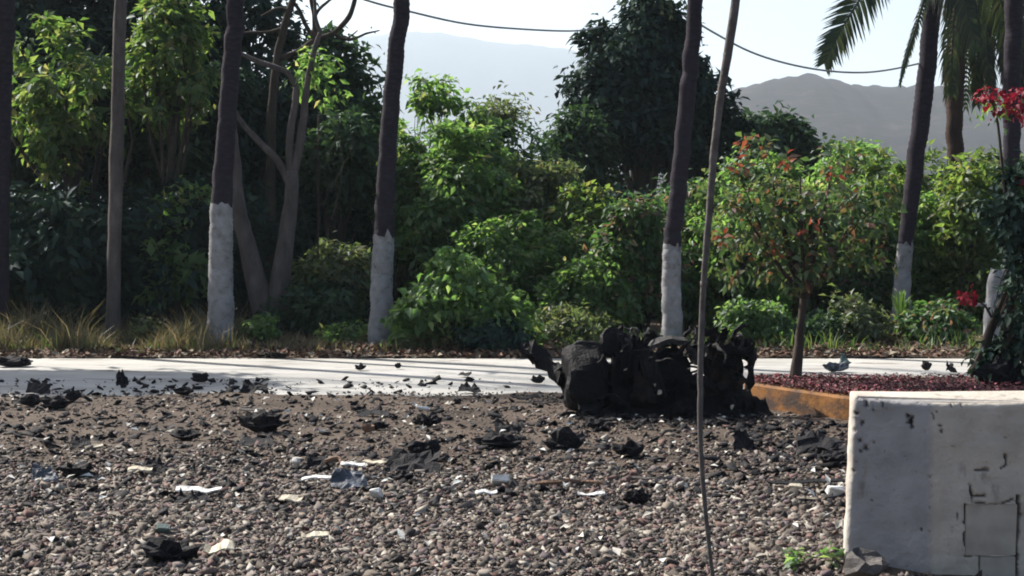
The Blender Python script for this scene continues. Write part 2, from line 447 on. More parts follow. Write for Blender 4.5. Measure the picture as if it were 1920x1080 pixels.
def plant(name, cat, label, base, blobs, n, size, mat, bark=None, group=None, stem_r=0.03, stems=1, limbs=8, limb_r=None, crown_name='foliage', stem_name='stem', **kw):
    """thing: stem(s) with limbs reaching into the leaf clumps + foliage"""
    base = Vector(base)
    size, n = size * 1.2, int(n * 1.15)
    root = empty(name, base, label, cat, group)
    rel = [((np.array(c) - np.array(base)), np.array(rd)) for c, rd in blobs]
    v, f, cs = leaf_cloud(rel, n, size, **kw)
    me = np_mesh(crown_name, v, f)
    fo = link(crown_name, me, mat, root)
    order = rng.permutation(len(cs))
    top = max(c[2] for c, _ in rel)
    mid = sum((c for c, _ in rel), np.zeros(3)) / len(rel)
    for s in range(stems):
        mb = MB()
        off = Vector((rng.normal() * 0.08, rng.normal() * 0.06, 0)) * (1 if stems > 1 else 0)
        aim = rel[s % len(rel)][0] if stems > 1 else mid
        head = Vector((aim[0], aim[1], aim[2] * 0.85))
        path = smooth_path([off + Vector((0, 0, -0.08)), off * 0.9 + Vector((head.x * 0.3 + rng.normal() * 0.04, head.y * 0.3, head.z * 0.45)), head], 8)
        mb.tube(path, lerp_list([stem_r * 1.25, stem_r, stem_r * 0.45], 8), 7)
        for k in order[s * limbs:(s + 1) * limbs]:
            a = path[int(rng.integers(3, 8))]
            c = Vector(cs[k])
            m = (a + c) * 0.5 + Vector((rng.normal(), rng.normal(), rng.normal() + 0.5)) * 0.08 * (c - a).length
            lr = limb_r or stem_r * 0.4
            mb.tube(smooth_path([a, m, c], 5), lerp_list([lr, lr * 0.7, lr * 0.25], 5), 5)
        mb.build(stem_name, bark or M['dark_bark'], root, smooth=True)
    return root


def lumpy(c, rad, k, jit=0.55, r=None):
    """an uneven group of ellipsoids inside one envelope"""
    r = r or rng
    out = []
    for i in range(k):
        d = unit(r.normal(size=3)) * (0.35 + jit * r.random())
        sc = 0.42 + 0.25 * r.random()
        out.append((np.array(c) + d * np.array(rad) * (1 - sc * 0.75), np.array(rad) * sc))
    return out


def px_plant(label, px, top, bot, half, depth, n, size, mat, name='shrub', cat='shrub', ground_z=0.0, lumps=6, ry=None, **kw):
    """a plant measured from the photo: centre column, top and lowest leaf rows, half width in pixels, distance in metres"""
    if name == 'shrub': half, n = half * 1.22, int(n * 1.25)
    a, b = pt(px, top, depth), pt(px, bot, depth)
    rx = half / F_PX * depth
    rz = max(0.15, (a.z - b.z) / 2)
    c = (a + b) / 2
    blobs = lumpy(np.array(c), np.array((rx, ry or rx * 0.8, rz)), lumps)
    blobs.append((np.array(c), np.array((rx * 0.7, (ry or rx * 0.8) * 0.7, rz * 0.75))))
    return plant(name, cat, label, (c.x, depth, ground_z), blobs, n, size, mat, **kw)


# ------------------------------------------------------------------ the ground
def grid_sheet(name, xs, ys, zf, mat, parent=None):
    X, Y = np.meshgrid(xs, ys)
    Z = zf(X, Y)
    v = np.stack([X, Y, Z], -1).reshape(-1, 3)
    nx, ny = len(xs), len(ys)
    i = np.arange((ny - 1) * (nx - 1)); rr = i // (nx - 1); cc = i % (nx - 1)
    a = rr * nx + cc
    f = np.stack([a, a + 1, a + nx + 1, a + nx], 1)
    return link(name, np_mesh(name, v, f, True), mat, parent)


def fbm(X, Y, s, seed=0.0, octv=4):
    out = np.zeros(X.shape)
    flat = out.ravel()
    for i, (x, y) in enumerate(zip(X.ravel(), Y.ravel())):
        flat[i] = noise.fractal(Vector((x * s + seed, y * s - seed, seed * 0.7)), 0.9, 2.1, octv)
    return flat.reshape(X.shape)


tag(grid_sheet("ground", np.linspace(-3400, 3400, 41), np.array([-150, 0, 30, 100, 400, 900, 1500, 2500, 3600, 4700.]), lambda X, Y: X * 0 - 0.03, M['earth']), kind='structure')


def road_near(x):      # near edge of the concrete, an uneven spill of gravel
    return 15.45 + 0.035 * x + 0.16 * math.sin(x * 1.7) + 0.09 * math.sin(x * 4.3 + 1)


ROAD_FAR = 20.1
xs = np.linspace(-14, 14, 113)
v, f = [], []
for i, x in enumerate(xs):
    far = ROAD_FAR + 0.03 * math.sin(x * 3.1)
    v += [(x, road_near(x) - 0.3, 0.0), (x, (road_near(x) + far) / 2, 0.012), (x, far, 0.01), (x, far + 0.02, -0.06)]
for i in range(len(xs) - 1):
    for k in range(3):
        a = i * 4 + k
        f.append((a, a + 4, a + 5, a + 1))
road = link("concrete_road", np_mesh("concrete_road", v, f), M['concrete'])
tag(road, kind='structure')


def lot_z(X, Y):
    z = 0.012 + 0.022 * fbm(X, Y, 0.9, 3.3) + 0.012 * fbm(X, Y, 3.5, 8.1)
    m = np.exp(-(((X - 1.60) / 0.22) ** 2 + ((Y - 7.15) / 0.22) ** 2)) * 0.11
    edge = np.clip((Y - 14.3) / 1.2, 0, 1)
    return (z + 0.01) * (1 - 0.75 * edge) + m + 0.006


lot_ys = np.linspace(4.0, 15.9, 150)
lot_xs = np.linspace(-7.5, 7.5, 170)
X, Y = np.meshgrid(lot_xs, lot_ys)
Z = lot_z(X, Y)
edge_y = np.array([road_near(x) for x in lot_xs])
Yc = np.minimum(Y, edge_y[None, :] + 0.05 * np.sin(lot_xs * 9)[None, :])
Z = np.where(Y > edge_y[None, :], 0.012, Z)
v = np.stack([X, Yc, Z], -1).reshape(-1, 3)
nx, ny = len(lot_xs), len(lot_ys)
a = (np.arange(ny - 1)[:, None] * nx + np.arange(nx - 1)[None, :]).ravel()
lot = link("gravel_lot", np_mesh("gravel_lot", v, np.stack([a, a + 1, a + nx + 1, a + nx], 1), True), M['lot'])
tag(lot, kind='structure')


def zlot(x, y):
    """height of the gravel bed"""
    i = np.clip(np.interp(x, lot_xs, np.arange(nx)), 0, nx - 1); j = np.clip(np.interp(y, lot_ys, np.arange(ny)), 0, ny - 1)
    return Z[np.round(j).astype(int), np.round(i).astype(int)]


def verge_z(X, Y):
    return 0.02 + 0.10 * np.clip((Y - 20.3) / 2.0, 0, 1) + 0.03 * fbm(X, Y, 1.1, 5.0)


tag(grid_sheet("dirt_verge", np.linspace(-16, 16, 130), np.concatenate([[20.12], np.linspace(20.2, 24, 20), [60]]), verge_z, M['earth']), kind='structure')

# hills
def hill(name, prof, depth, thick, mat, rough, seed):
    """prof: (px, py) of the skyline at the given distance"""
    pxs = np.array([p[0] for p in prof]); pys = np.array([p[1] for p in prof])
    us = np.linspace(pxs.min(), pxs.max(), 150)
    ts = np.linspace(-1, 1, 34)
    X = np.zeros((len(ts), len(us))); Yy = X.copy(); Zz = X.copy()
    for j, u in enumerate(us):
        top = pt(u, float(np.interp(u, pxs, pys)), depth)
        for i, t in enumerate(ts):
            y = depth + t * thick
            X[i, j] = top.x + t * thick * 0.08
            Yy[i, j] = y
            k = max(0.0, 1 - abs(t) ** 1.25)
            nz = noise.fractal(Vector((top.x * 9 / depth + seed, y * 9 / depth, seed)), 1.0, 2.0, 5)
            nf = noise.fractal(Vector((top.x * 95 / depth + seed, y * 95 / depth, seed)), 1.0, 2.0, 3)
            Zz[i, j] = -2 + (top.z + 2) * k + nz * rough * 8 * k * (1 - k) + nf * rough * k
    vv = np.stack([X, Yy, Zz], -1).reshape(-1, 3)
    n2 = len(us)
    aa = (np.arange(len(ts) - 1)[:, None] * n2 + np.arange(n2 - 1)[None, :]).ravel()
    return tag(link(name, np_mesh(name, vv, np.stack([aa, aa + 1, aa + n2 + 1, aa + n2], 1), True), mat), kind='structure')


hill("dry_hill", [(1100, 330), (1250, 250), (1340, 185), (1375, 168), (1410, 158), (1450, 147), (1500, 140), (1530, 139), (1548, 148), (1575, 148), (1590, 158), (1640, 162), (1690, 161), (1750, 160), (1850, 164), (2000, 180), (2400, 330)], 850, 300, M['hill_near'], 1.8, 2.0)
hill("far_mountain", [(150, 180), (350, 120), (560, 88), (650, 72), (720, 62), (780, 57), (830, 60), (890, 70), (940, 79), (1000, 83), (1060, 90), (1150, 112), (1300, 185), (1400, 230), (1600, 280), (1900, 330)], 3400, 1000, M['hill_far'], 4.0, 5.0)

# ------------------------------------------------------------------ gravel
def ico():
    bm = bmesh.new(); bmesh.ops.create_icosphere(bm, subdivisions=1, radius=1.0)
    bm.verts.index_update()
    v = np.array([x.co[:] for x in bm.verts]); f = np.array([[q.index for q in p.verts] for p in bm.faces]); bm.free()
    return v, f


ICO_V, ICO_F = ico()


def rand_rot(n, r, tilt=1.0):
    ang = r.random(n) * 2 * math.pi
    c, s = np.cos(ang), np.sin(ang)
    R = np.zeros((n, 3, 3)); R[:, 0, 0] = c; R[:, 0, 1] = -s; R[:, 1, 0] = s; R[:, 1, 1] = c; R[:, 2, 2] = 1
    a, b = (r.random(n) - 0.5) * tilt, (r.random(n) - 0.5) * tilt
    Rx = np.zeros((n, 3, 3)); Rx[:, 0, 0] = 1; Rx[:, 1, 1] = np.cos(a); Rx[:, 1, 2] = -np.sin(a); Rx[:, 2, 1] = np.sin(a); Rx[:, 2, 2] = np.cos(a)
    Ry = np.zeros((n, 3, 3)); Ry[:, 1, 1] = 1; Ry[:, 0, 0] = np.cos(b); Ry[:, 0, 2] = np.sin(b); Ry[:, 2, 0] = -np.sin(b); Ry[:, 2, 2] = np.cos(b)
    return R @ Rx @ Ry


CUBE_V = np.array([(x, y, z) for z in (-.8, .8) for y in (-.8, .8) for x in (-.8, .8)], float)
CUBE_F = np.array([(0, 2, 3), (0, 3, 1), (4, 5, 7), (4, 7, 6), (0, 1, 5), (0, 5, 4), (2, 6, 7), (2, 7, 3), (0, 4, 6), (0, 6, 2), (1, 3, 7), (1, 7, 5)])


def stones_mesh(name, pos, size, r, crushed=False, flat=1.0):
    n = len(pos)
    ICO_V, ICO_F = (CUBE_V, CUBE_F) if crushed else (globals()['ICO_V'], globals()['ICO_F'])
    k = len(ICO_V)
    rad = (1 + (r.random((n, k)) - 0.5) * 1.05)
    sq = np.stack([0.8 + 0.8 * r.random(n), 0.6 + 0.4 * r.random(n), 0.35 + 0.4 * r.random(n)], 1)
    P = ICO_V[None] * rad[..., None] * sq[:, None, :]
    if crushed: P = P + (r.random((n, k, 3)) - 0.5) * 0.75 * sq[:, None, :]
    P[..., 2] *= flat
    P = np.einsum('nij,nkj->nki', rand_rot(n, r, 1.3), P) * size[:, None, None] * 0.5
    P += pos[:, None, :]
    F = (ICO_F[None] + (np.arange(n) * k)[:, None, None]).reshape(-1, 3)
    return np_mesh(name, P.reshape(-1, 3), F)


rs = np.random.default_rng(21)
N0 = 560000
yy = 5.6 + rs.random(N0) * 10.0
xx = (rs.random(N0) - 0.5) * 2 * (0.34 * yy + 0.5)
keep = rs.random(N0) < (0.34 * yy + 0.5) / (0.34 * 15.6 + 0.5)
dens = np.interp(yy, [5.6, 8.3, 9.6, 10.6, 11.8, 15.4], [1.0, 0.9, 0.55, 0.22, 0.06, 0.03])
patch = np.array([noise.noise(Vector((a * 0.8, b * 0.55, 3.0))) for a, b in zip(xx, yy)])
keep &= rs.random(N0) < dens * np.clip(0.85 + patch * 1.1, 0.2, 1.2)
keep &= ~((xx > 1.63) & (yy > 6.86) & (yy < 7.22))
keep &= ~((xx > 2.08) & (yy > 12.1) & (xx > np.interp(yy, [12.1, 12.75, 13.3, 13.95, 14.3], [4.2, 2.82, 2.5, 2.2, 2.08])))
xx, yy = xx[keep], yy[keep]
sz = np.exp(rs.normal(math.log(0.018), 0.46, len(xx))) * np.interp(yy, [6, 11, 15], [1.0, 0.92, 0.8])
sz = np.clip(sz, 0.009, 0.052)
big = np.argsort(-(sz / yy))[:280]
mask = np.ones(len(xx), bool); mask[big] = False
zz = zlot(xx, yy)
pos = np.stack([xx, yy, zz + sz * 0.14], 1)
gv = link("gravel", stones_mesh("gravel", pos[mask], sz[mask], rs, True), M['stone'])
tag(gv, kind='stuff')
stone_shapes = []
for k in range(10):
    me = stones_mesh("stone", np.zeros((1, 3)), np.array([1.0]), rs, k % 2 == 0)
    c = [(0.13, 0.11, 0.088), (0.075, 0.063, 0.052), (0.10, 0.062, 0.052), (0.18, 0.16, 0.13), (0.05, 0.042, 0.044)][k % 5]
    me.materials.append(surf_mat("stone_%d" % k, [(0.3, tuple(x * 0.6 for x in c)), (0.7, c)], 3.0, 0.9, 0.4, 20, bump_dist=0.1))
    stone_shapes.append(me)
for i, q in enumerate(big):
    o = bpy.data.objects.new("stone", stone_shapes[i % 10])
    COL.objects.link(o)
    o.parent = lot
    o.location = pos[q]
    o.scale = (sz[q],) * 3
    o.rotation_euler = (0, 0, rs.random() * 6.28)

# ------------------------------------------------------------------ planting island
isl_front, isl_back, isl_left = 12.75, 15.35, 1.95


def island_outline():
    p = [(9.0, 11.9), (5.0, 12.2), (3.5, 12.4), (2.82, 12.75), (2.5, 13.3), (2.2, 13.95), (2.08, 14.3), (2.25, 14.6), (2.8, 14.72), (4.5, 14.8), (9.0, 14.95)]
    return smooth_path([(x, y, 0) for x, y in p], 60)


isl = bpy.data.objects.new("planting_island", None); COL.objects.link(isl)
isl.location = (3.5, 14.0, 0)
tag(isl, kind='structure')
out = island_outline()
mb = MB()
K = len(out)
cen = Vector((4.5, 13.6, 0))
prof = [(0.0, -0.05), (0.0, 0.215), (0.02, 0.235), (0.13, 0.235), (0.13, 0.12)]
rings = []
for i, p in enumerate(out):
    t = (out[min(i + 1, K - 1)] - out[max(i - 1, 0)]).normalized()
    inw = Vector((t.y, -t.x, 0))
    if inw.dot(cen - p) < 0: inw = -inw
    rings.append([p + inw * a + Vector((0, 0, h)) - isl.location for a, h in prof])
v = [q for r_ in rings for q in r_]
f = []
for i in range(K - 1):
    for k in range(len(prof) - 1):
        a = i * len(prof) + k
        f.append((a, a + 1, a + 1 + len(prof), a + len(prof)))
mb.add(v, f); mb.build("kerb", M['kerb'], isl)
sv = [r_[3] + Vector((0, 0, -0.02)) for r_ in rings]
bm = bmesh.new()
vs = [bm.verts.new(p) for p in sv]
bm.faces.new(vs)
bmesh.ops.triangulate(bm, faces=bm.faces[:])
bmesh.ops.subdivide_edges(bm, edges=bm.edges[:], cuts=3, use_grid_fill=True)
for vv in bm.verts:
    w = vv.co + isl.location
    vv.co.z += 0.04 * noise.noise(Vector((w.x * 1.6, w.y * 1.6, 0))) + 0.02
me = bpy.data.meshes.new("soil"); bm.to_mesh(me); bm.free()
link("soil", me, M['soil'], isl)
# fallen petals and dead leaves on the island
n = 9000
r2 = np.random.default_rng(5)
py_ = 12.3 + r2.random(n) * 2.4; px_ = np.interp(py_, [12.3, 12.75, 13.3, 13.95, 14.3, 14.6, 14.7], [3.8, 2.85, 2.53, 2.23, 2.12, 2.28, 2.8]) + r2.random(n) ** 1.6 * 4.0
pz_ = 0.245 + r2.random(n) * 0.03
v, f = leaf_cards(np.stack([px_, py_, pz_], 1), np.stack([r2.normal(size=n) * 0.35, r2.normal(size=n) * 0.35, np.ones(n)], 1), r2.normal(size=(n, 3)), 0.02 + 0.03 * r2.random(n), 0.015 + 0.02 * r2.random(n))
tag(link("fallen_petals", np_mesh("fallen_petals", v, f), M['petals']), kind='stuff')

# leaf litter along the far verge
n = 9000
lx = (r2.random(n) - 0.5) * 17; ly = 20.15 + r2.random(n) ** 1.6 * 2.6
lz = verge_z(lx[:1], ly[:1])
lz = 0.035 + 0.10 * np.clip((ly - 20.3) / 2.0, 0, 1) + 0.02 * r2.random(n)
v, f = leaf_cards(np.stack([lx, ly, lz], 1), np.stack([r2.normal(size=n) * 0.6, r2.normal(size=n) * 0.6, np.ones(n)], 1), r2.normal(size=(n, 3)), 0.05 + 0.09 * r2.random(n), 0.03 + 0.04 * r2.random(n))
tag(link("leaf_litter", np_mesh("leaf_litter", v, f), M['litter']), kind='stuff')


def blades(n, xr, yr, h, w, mat, name, r, base=0.05, lean=0.35, dens=None):
    x = xr[0] + r.random(n) * (xr[1] - xr[0]); y = yr[0] + r.random(n) * (yr[1] - yr[0])
    k = np.array([noise.noise(Vector((a * 1.3, b * 1.3, 9.0))) for a, b in zip(x, y)])
    hh = h * (0.45 + 0.8 * r.random(n)) * np.clip(0.8 + k, 0.25, 1.5)
    d = r.normal(size=(n, 2)) * lean * hh[:, None]
    s = r.normal(size=(n, 2)); s = s / np.linalg.norm(s, axis=1, keepdims=True) * w * 0.5
    b0 = np.stack([x, y, np.full(n, base - 0.03)], 1)
    m0 = b0 + np.concatenate([d * 0.35, (hh * 0.6)[:, None]], 1)
    t0 = b0 + np.concatenate([d, hh[:, None]], 1)
    S = np.concatenate([s, np.zeros((n, 1))], 1)
    v = np.stack([b0 - S, b0 + S, m0 + S * 0.8, m0 - S * 0.8, t0], 1).reshape(-1, 3)
    b = (np.arange(n) * 5)[:, None]
    f = np.concatenate([b + [0, 1, 2], b + [0, 2, 3], b + [3, 2, 4]], 1).reshape(-1, 3)
    return tag(link(name, np_mesh(name, v, f), mat), kind='stuff')


blades(9000, (-8.0, -3.6), (20.7, 23.4), 0.43, 0.014, L['dry_grass'], "dry_grass", r2, lean=0.5)
blades(2600, (-8.0, -3.6), (20.7, 23.4), 0.26, 0.016, L['green_grass'], "fresh_grass", r2, lean=0.5)
blades(2600, (-3.6, -0.6), (20.7, 23.0), 0.24, 0.016, L['dry_grass'], "verge_grass", r2)
blades(3600, (0.2, 7.5), (20.8, 23.5), 0.24, 0.016, L['green_grass'], "green_verge_grass", r2)

# ------------------------------------------------------------------ palms
def ringed_trunk(path_pts, radii, ring=0.075, n=14, amp=0.06):
    Ltot = sum((Vector(path_pts[i + 1]) - Vector(path_pts[i])).length for i in range(len(path_pts) - 1))
    k = max(10, int(Ltot / ring) * 2)
    path = smooth_path(path_pts, k)
    rad = lerp_list(radii, k)
    rad = [q * (1 + (amp if i % 2 else -amp * 0.4) * (0.4 + abs(noise.noise(Vector((3, 0, i * 0.8)))) * 1.3) + 0.045 * noise.noise(Vector((0, 0, i * 0.3)))) for i, q in enumerate(rad)]
    for i in range(len(path)):
        path[i] = path[i] + Vector((noise.noise(Vector((i * 0.11, 1, 0))), noise.noise(Vector((i * 0.11, 5, 0))), 0)) * 0.03
    return path, rad


def frond_mesh(curve, leaf_len=0.62, pairs=46, droop=0.55, r=None, ref=None, wid=0.026):
    """a pinnate leaf: rachis and hanging leaflets along a 3-D curve"""
    r = r or rng
    path = smooth_path(curve, 24)
    mb = MB(); mb.tube(path, lerp_list([0.032, 0.022, 0.014, 0.005], 24), 6)
    fine = smooth_path(curve, pairs)
    V, Fc = [], []
    for i in range(4, pairs + 1):
        t = i / pairs
        p = fine[i]
        d = (fine[i] - fine[i - 1]).normalized()
        s = d.cross(ref) if ref is not None else d.cross(Vector((0, 0, 1)))
        if s.length < 0.2: s = d.cross(Vector((0, 1, 0)))
        s.normalize()
        up = s.cross(d)
        l0 = leaf_len * (0.45 + 0.55 * math.sin(math.pi * min(1, t * 0.9 + 0.1)) ** 0.7) * (1 - 0.35 * t)
        for sg in (-1, 1):
            ll = l0 * (0.8 + 0.35 * r.random())
            a = (s * sg * 0.8 + d * (0.55 + 0.3 * t) + up * 0.15 + Vector(r.normal(size=3)) * 0.07).normalized()
            m = p + a * ll * 0.5
            e = p + a * ll + Vector((0, 0, -ll * droop * (0.6 + 0.7 * r.random())))
            w = d * wid
            b = len(V)
            V += [p - w * 0.5, p + w * 0.5, m + w, m - w, e]
            Fc += [(b, b + 1, b + 2, b + 3), (b + 3, b + 2, b + 4)]
    mb.add(V, Fc)
    return mb.mesh("frond")


def crown_fronds(root, top, count, length, mat, seed, rise=(0.9, -0.7), leaf=0.6):
    r = np.random.default_rng(seed)
    for i in range(count):
        az = i * 2.399 + r.normal() * 0.15
        el = rise[0] + (rise[1] - rise[0]) * (i / max(1, count - 1))
        h = Vector((math.cos(az), math.sin(az), 0))
        l = length * (0.85 + 0.3 * r.random())
        cur = [Vector((0, 0, 0)), (h * math.cos(el) + Vector((0, 0, math.sin(el)))) * l * 0.35,
               (h * math.cos(el * 0.7) + Vector((0, 0, math.sin(el * 0.7) - 0.18))) * l * 0.7, (h * 0.82 * math.cos(el * 0.5) + Vector((0, 0, math.sin(el) * 0.35 - 0.62))) * l]
        o = link("frond", frond_mesh(cur, leaf, 36, r=r), mat, root)
        o.location = top


def palm(label, px_path, depth, radii_px, white_top=None, crown=None, seed=1, bark=None, base_z=0.05, group='palms along the road'):
    """px_path: photo pixels (px, py) from base to top"""
    P = [pt(a, b, depth) for a, b in px_path]
    base = Vector((P[0].x, depth, base_z - 0.1))
    root = empty("coconut_palm", base, label, "palm tree", group)
    pts = [base - Vector((0, 0, 0.15))] + [p for p in P if p.z > base_z + 0.1]
    rad = [radii_px[0] * 1.06] + radii_px[-(len(pts) - 1):]
    rad = [q / F_PX * depth for q in rad]
    path, rr = ringed_trunk(pts, rad)
    mb = MB()
    mb.tube([p - base for p in path], rr, 16)
    mb.build("trunk", bark or M['palm_bark'], root, smooth=True)
    if white_top:
        zt = pt(0, white_top, depth).z
        k = [i for i, p in enumerate(path) if p.z <= zt]
        mb = MB()
        mb.tube([path[i] - base for i in k], [rr[i] + 0.005 for i in k], 20, cap=False)
        # ragged upper edge
        n = 20
        for j in range(n):
            idx = len(mb.v) - n + j
            x, y, z = mb.v[idx]
            mb.v[idx] = (x, y, z + 0.16 * noise.noise(Vector((j * 0.9, seed, 0))))
        mb.build("whitewash_band", M['whitewash'], root, smooth=True)
    if crown:
        crown_fronds(root, path[-1] - base, crown[0], crown[1], L['frond'], seed)
    return root, path[-1], base


palm("thick palm with the tallest whitewashed band, standing beside the forked grey tree", [(413, 655), (414, 520), (416, 380), (424, 250), (434, 120), (443, 0), (456, -260), (472, -640)], 21.6, [25, 22, 20, 17.5, 16.5, 16, 15, 14], 382, (15, 2.8), 11)
palm("slightly leaning palm with grey whitewash, beside the bright green bush", [(712, 640), (716, 530), (720, 438), (724, 330), (735, 180), (754, 0), (785, -250), (820, -600)], 21.6, [21, 20, 18.5, 17, 16, 15, 14, 13], 440, (15, 2.9), 12)
p3, p3top, p3base = palm("whitewashed palm rising straight behind the burnt wreck", [(1261, 640), (1259, 540), (1261, 455), (1272, 350), (1289, 180), (1304, 0), (1340, -540)], 21.8, [19, 17, 16, 16, 15.5, 14, 13], 457, (13, 2.6), 13)
p4, p4top, p4base = palm("leaning palm with a short whitewashed band, in front of the dry hill", [(1686, 625), (1690, 560), (1698, 455), (1714, 330), (1733, 170), (1748, 20), (1756, -90)], 24.0, [18, 16, 14, 16, 17, 16, 14], 457, None, 14, base_z=0.12)

# P4's crown: the frond that shows against the sky, a bare drooping stalk, and others
def px_frond(root, base, pts_, mat, leaf, pairs, seed, droop=0.55, ref=Vector((0.25, 1, 0.1)), wid=0.03):
    cur = [pt(a, b, d) - base for a, b, d in pts_]
    return link("frond", frond_mesh(cur, leaf, pairs, droop, np.random.default_rng(seed), ref, wid), mat, root)


px_frond(p4, p4base, [(1756, -92, 24.0), (1715, -115, 23.9), (1660, -70, 23.8), (1612, 0, 23.7), (1574, 62, 23.6), (1546, 118, 23.6)], L['frond'], 0.62, 90, 3, 0.10, wid=0.028)
px_frond(p4, p4base, [(1754, -80, 24.0), (1738, -20, 23.8), (1718, 50, 23.7), (1700, 105, 23.7), (1687, 158, 23.7)], L['frond'], 0.12, 40, 4)
px_frond(p4, p4base, [(1756, -92, 24), (1790, -130, 24.2), (1840, -80, 24.3), (1880, 10, 24.4), (1900, 90, 24.4)], L['frond'], 0.6, 50, 5)
px_frond(p4, p4base, [(1756, -92, 24), (1780, -60, 23.6), (1810, 10, 23.4), (1830, 90, 23.3)], L['frond'], 0.5, 50, 6, 0.8)
px_frond(p4, p4base, [(1756, -92, 24), (1690, -180, 24.4), (1600, -190, 24.8), (1500, -120, 25.0)], L['frond'], 0.6, 50, 7)
px_frond(p4, p4base, [(1756, -92, 24), (1770, -220, 24.4), (1830, -300, 24.8), (1930, -260, 25.0)], L['frond'], 0.6, 50, 8)

p5, p5top, p5base = palm("brown trunked palm hung with a dark skirt of drooping fronds", [(1800, 640), (1797, 480), (1793, 330), (1790, 200), (1800, 60), (1815, -60)], 27.5, [18, 17, 16, 15, 15, 14], None, None, 15, bark=M['brown_bark'], base_z=0.12)
for i in range(26):
    r_ = np.random.default_rng(60 + i)
    a = 1818 + (i - 13) * 8 + r_.normal() * 6
    dd = 27.5 + r_.normal() * 0.7
    if a < 1768: continue
    px_frond(p5, p5base, [(1815, -62, 27.5), ((1815 + a) / 2, -95 + r_.normal() * 10, (27.5 + dd) / 2), (a, -20, dd), (a + (a - 1815) * 0.25 + r_.normal() * 8, 70 + r_.random() * 60, dd), (a + (a - 1815) * 0.3, 150 + r_.random() * 60, dd)], L['frond'] if i % 4 else L['dead_frond'], 0.34, 64, 80 + i, 0.9, wid=0.04)
palm("dark palm trunk standing behind the red flowers of the bougainvillea", [(1898, 640), (1897, 480), (1896, 330), (1898, 160), (1902, -20), (1912, -480)], 22.6, [17, 15, 15, 16, 16, 15], None, (11, 2.6), 16, base_z=0.12)
palm("dark palm trunk at the very edge of the dense dark trees", [(-4, 640), (-2, 480), (1, 330), (6, 160), (12, 0), (30, -500)], 21.8, [20, 18, 17, 16, 16, 15], None, (12, 2.7), 17)
# shorter fronds of the straight palm that hang into the frame
for k, (a, b) in enumerate([(1241, 22), (1258, 30), (1284, 14)]):
    px_frond(p3, p3base, [(1340, -540, 21.8), ((1340 + a) / 2 - 10, -500, 21.6), (a - 10, -190, 21.4), (a, b, 21.3)], L['frond'], 0.14, 54, 40 + k, 0.5)

# ------------------------------------------------------------------ bare and forked trees
def limb_tree(name, label, cat, base, limbs, mat, group=None, part='trunk'):
    root = empty(name, base, label, cat, group)
    for i, (pts_, rad) in enumerate(limbs):
        n = max(8, len(pts_) * 4)
        mb = MB(); mb.tube([p - Vector(base) for p in smooth_path(pts_, n)], lerp_list(rad, n), 9)
        mb.build(part if i == 0 else 'limb', mat, root, smooth=True, crumple=0.015, scale=4, seed=i + 1.0)
    return root


def pxp(lst, depth):
    return [pt(a, b, depth + (c[0] if c else 0)) for a, b, *c in lst]


def pr(*r_, d=22.5):
    return [q / F_PX * d for q in r_]


# slender pole-like trunk
D = 22.0
limb_tree("slender_tree", "slender straight grey trunk rising among tall dry grass in front of dark trees", "tree", Vector((pt(212, 640, D).x, D, 0.0)),
          [(pxp([(211, 668), (213, 520), (217, 350), (221, 180), (226, 0), (232, -200)], D), pr(15, 13, 13, 12, 12, 11, d=D)),
           (pxp([(228, -60), (205, -120), (160, -160)], D), pr(7, 5, 2, d=D)), (pxp([(230, -120), (262, -170), (300, -190)], D), pr(7, 5, 2, d=D))], M['grey_bark'])
D = 23.0
fork = limb_tree("forked_tree", "pale grey tree forking into two stems with a limb bent sideways like an elbow", "tree", Vector((pt(510, 600, D).x, D, 0.0)),
                 [(pxp([(512, 640), (520, 560), (533, 470), (545, 385), (548, 320)], D), pr(26, 21, 17, 14, 12, d=D)),
                  (pxp([(548, 335), (543, 270), (552, 200), (557, 158)], D), pr(9, 7, 7, 6, d=D)),
                  (pxp([(557, 162), (540, 138), (505, 123), (470, 110), (450, 98)], D), pr(6, 6, 5, 4.5, 3, d=D)),
                  (pxp([(548, 330), (562, 270), (570, 210), (577, 150), (590, 95), (600, 60)], D), pr(9, 8, 7, 6, 5, 4, d=D)),
                  (pxp([(500, 600), (478, 520), (458, 440), (446, 380), (440, 300), (436, 230)], D), pr(24, 20, 16, 14, 11, 8, d=D)),
                  (pxp([(545, 350), (520, 302), (488, 268), (460, 240), (437, 203)], D), pr(8, 7, 6, 5, 4, d=D)),
                  (pxp([(600, 62), (592, 30), (588, -30)], D), pr(4, 3.5, 3, d=D))], M['grey_bark'])
D = 25.5
limb_tree("bare_tree", "bare dark limbs spreading against the white sky above the forked tree", "tree", Vector((pt(520, 600, D).x, D, 0.0)),
          [(pxp([(508, 620), (507, 420), (508, 290), (510, 200), (518, 120), (533, 50), (560, -30)], D), pr(14, 10, 9, 8.5, 8, 7, 6, d=D)),
           (pxp([(533, 52), (500, 62), (470, 60), (440, 64)], D), pr(4, 3, 2.5, 1.5, d=D)),
           (pxp([(545, 20), (520, 15), (490, 30)], D), pr(4, 3, 1.5, d=D)),
           (pxp([(588, 76), (590, 40), (584, 0), (580, -40)], D), pr(5, 5, 4, 4, d=D)),
           (pxp([(522, 110), (560, 96), (588, 76), (625, 62), (655, 30), (668, -10)], D), pr(6, 5.5, 5.5, 5, 5, 4, d=D)),
           (pxp([(588, 76), (562, 22), (548, 0), (540, -20)], D), pr(4, 4, 3, 2, d=D)),
           (pxp([(588, 40), (600, 15), (640, -15)], D), pr(3, 3, 2, d=D)),
           (pxp([(625, 62), (650, 74), (690, 62), (712, 56)], D), pr(3, 2.5, 2, 1.2, d=D)),
           (pxp([(650, 74), (670, 58)], D), pr(2, 1.2, d=D))], M['dark_bark'])

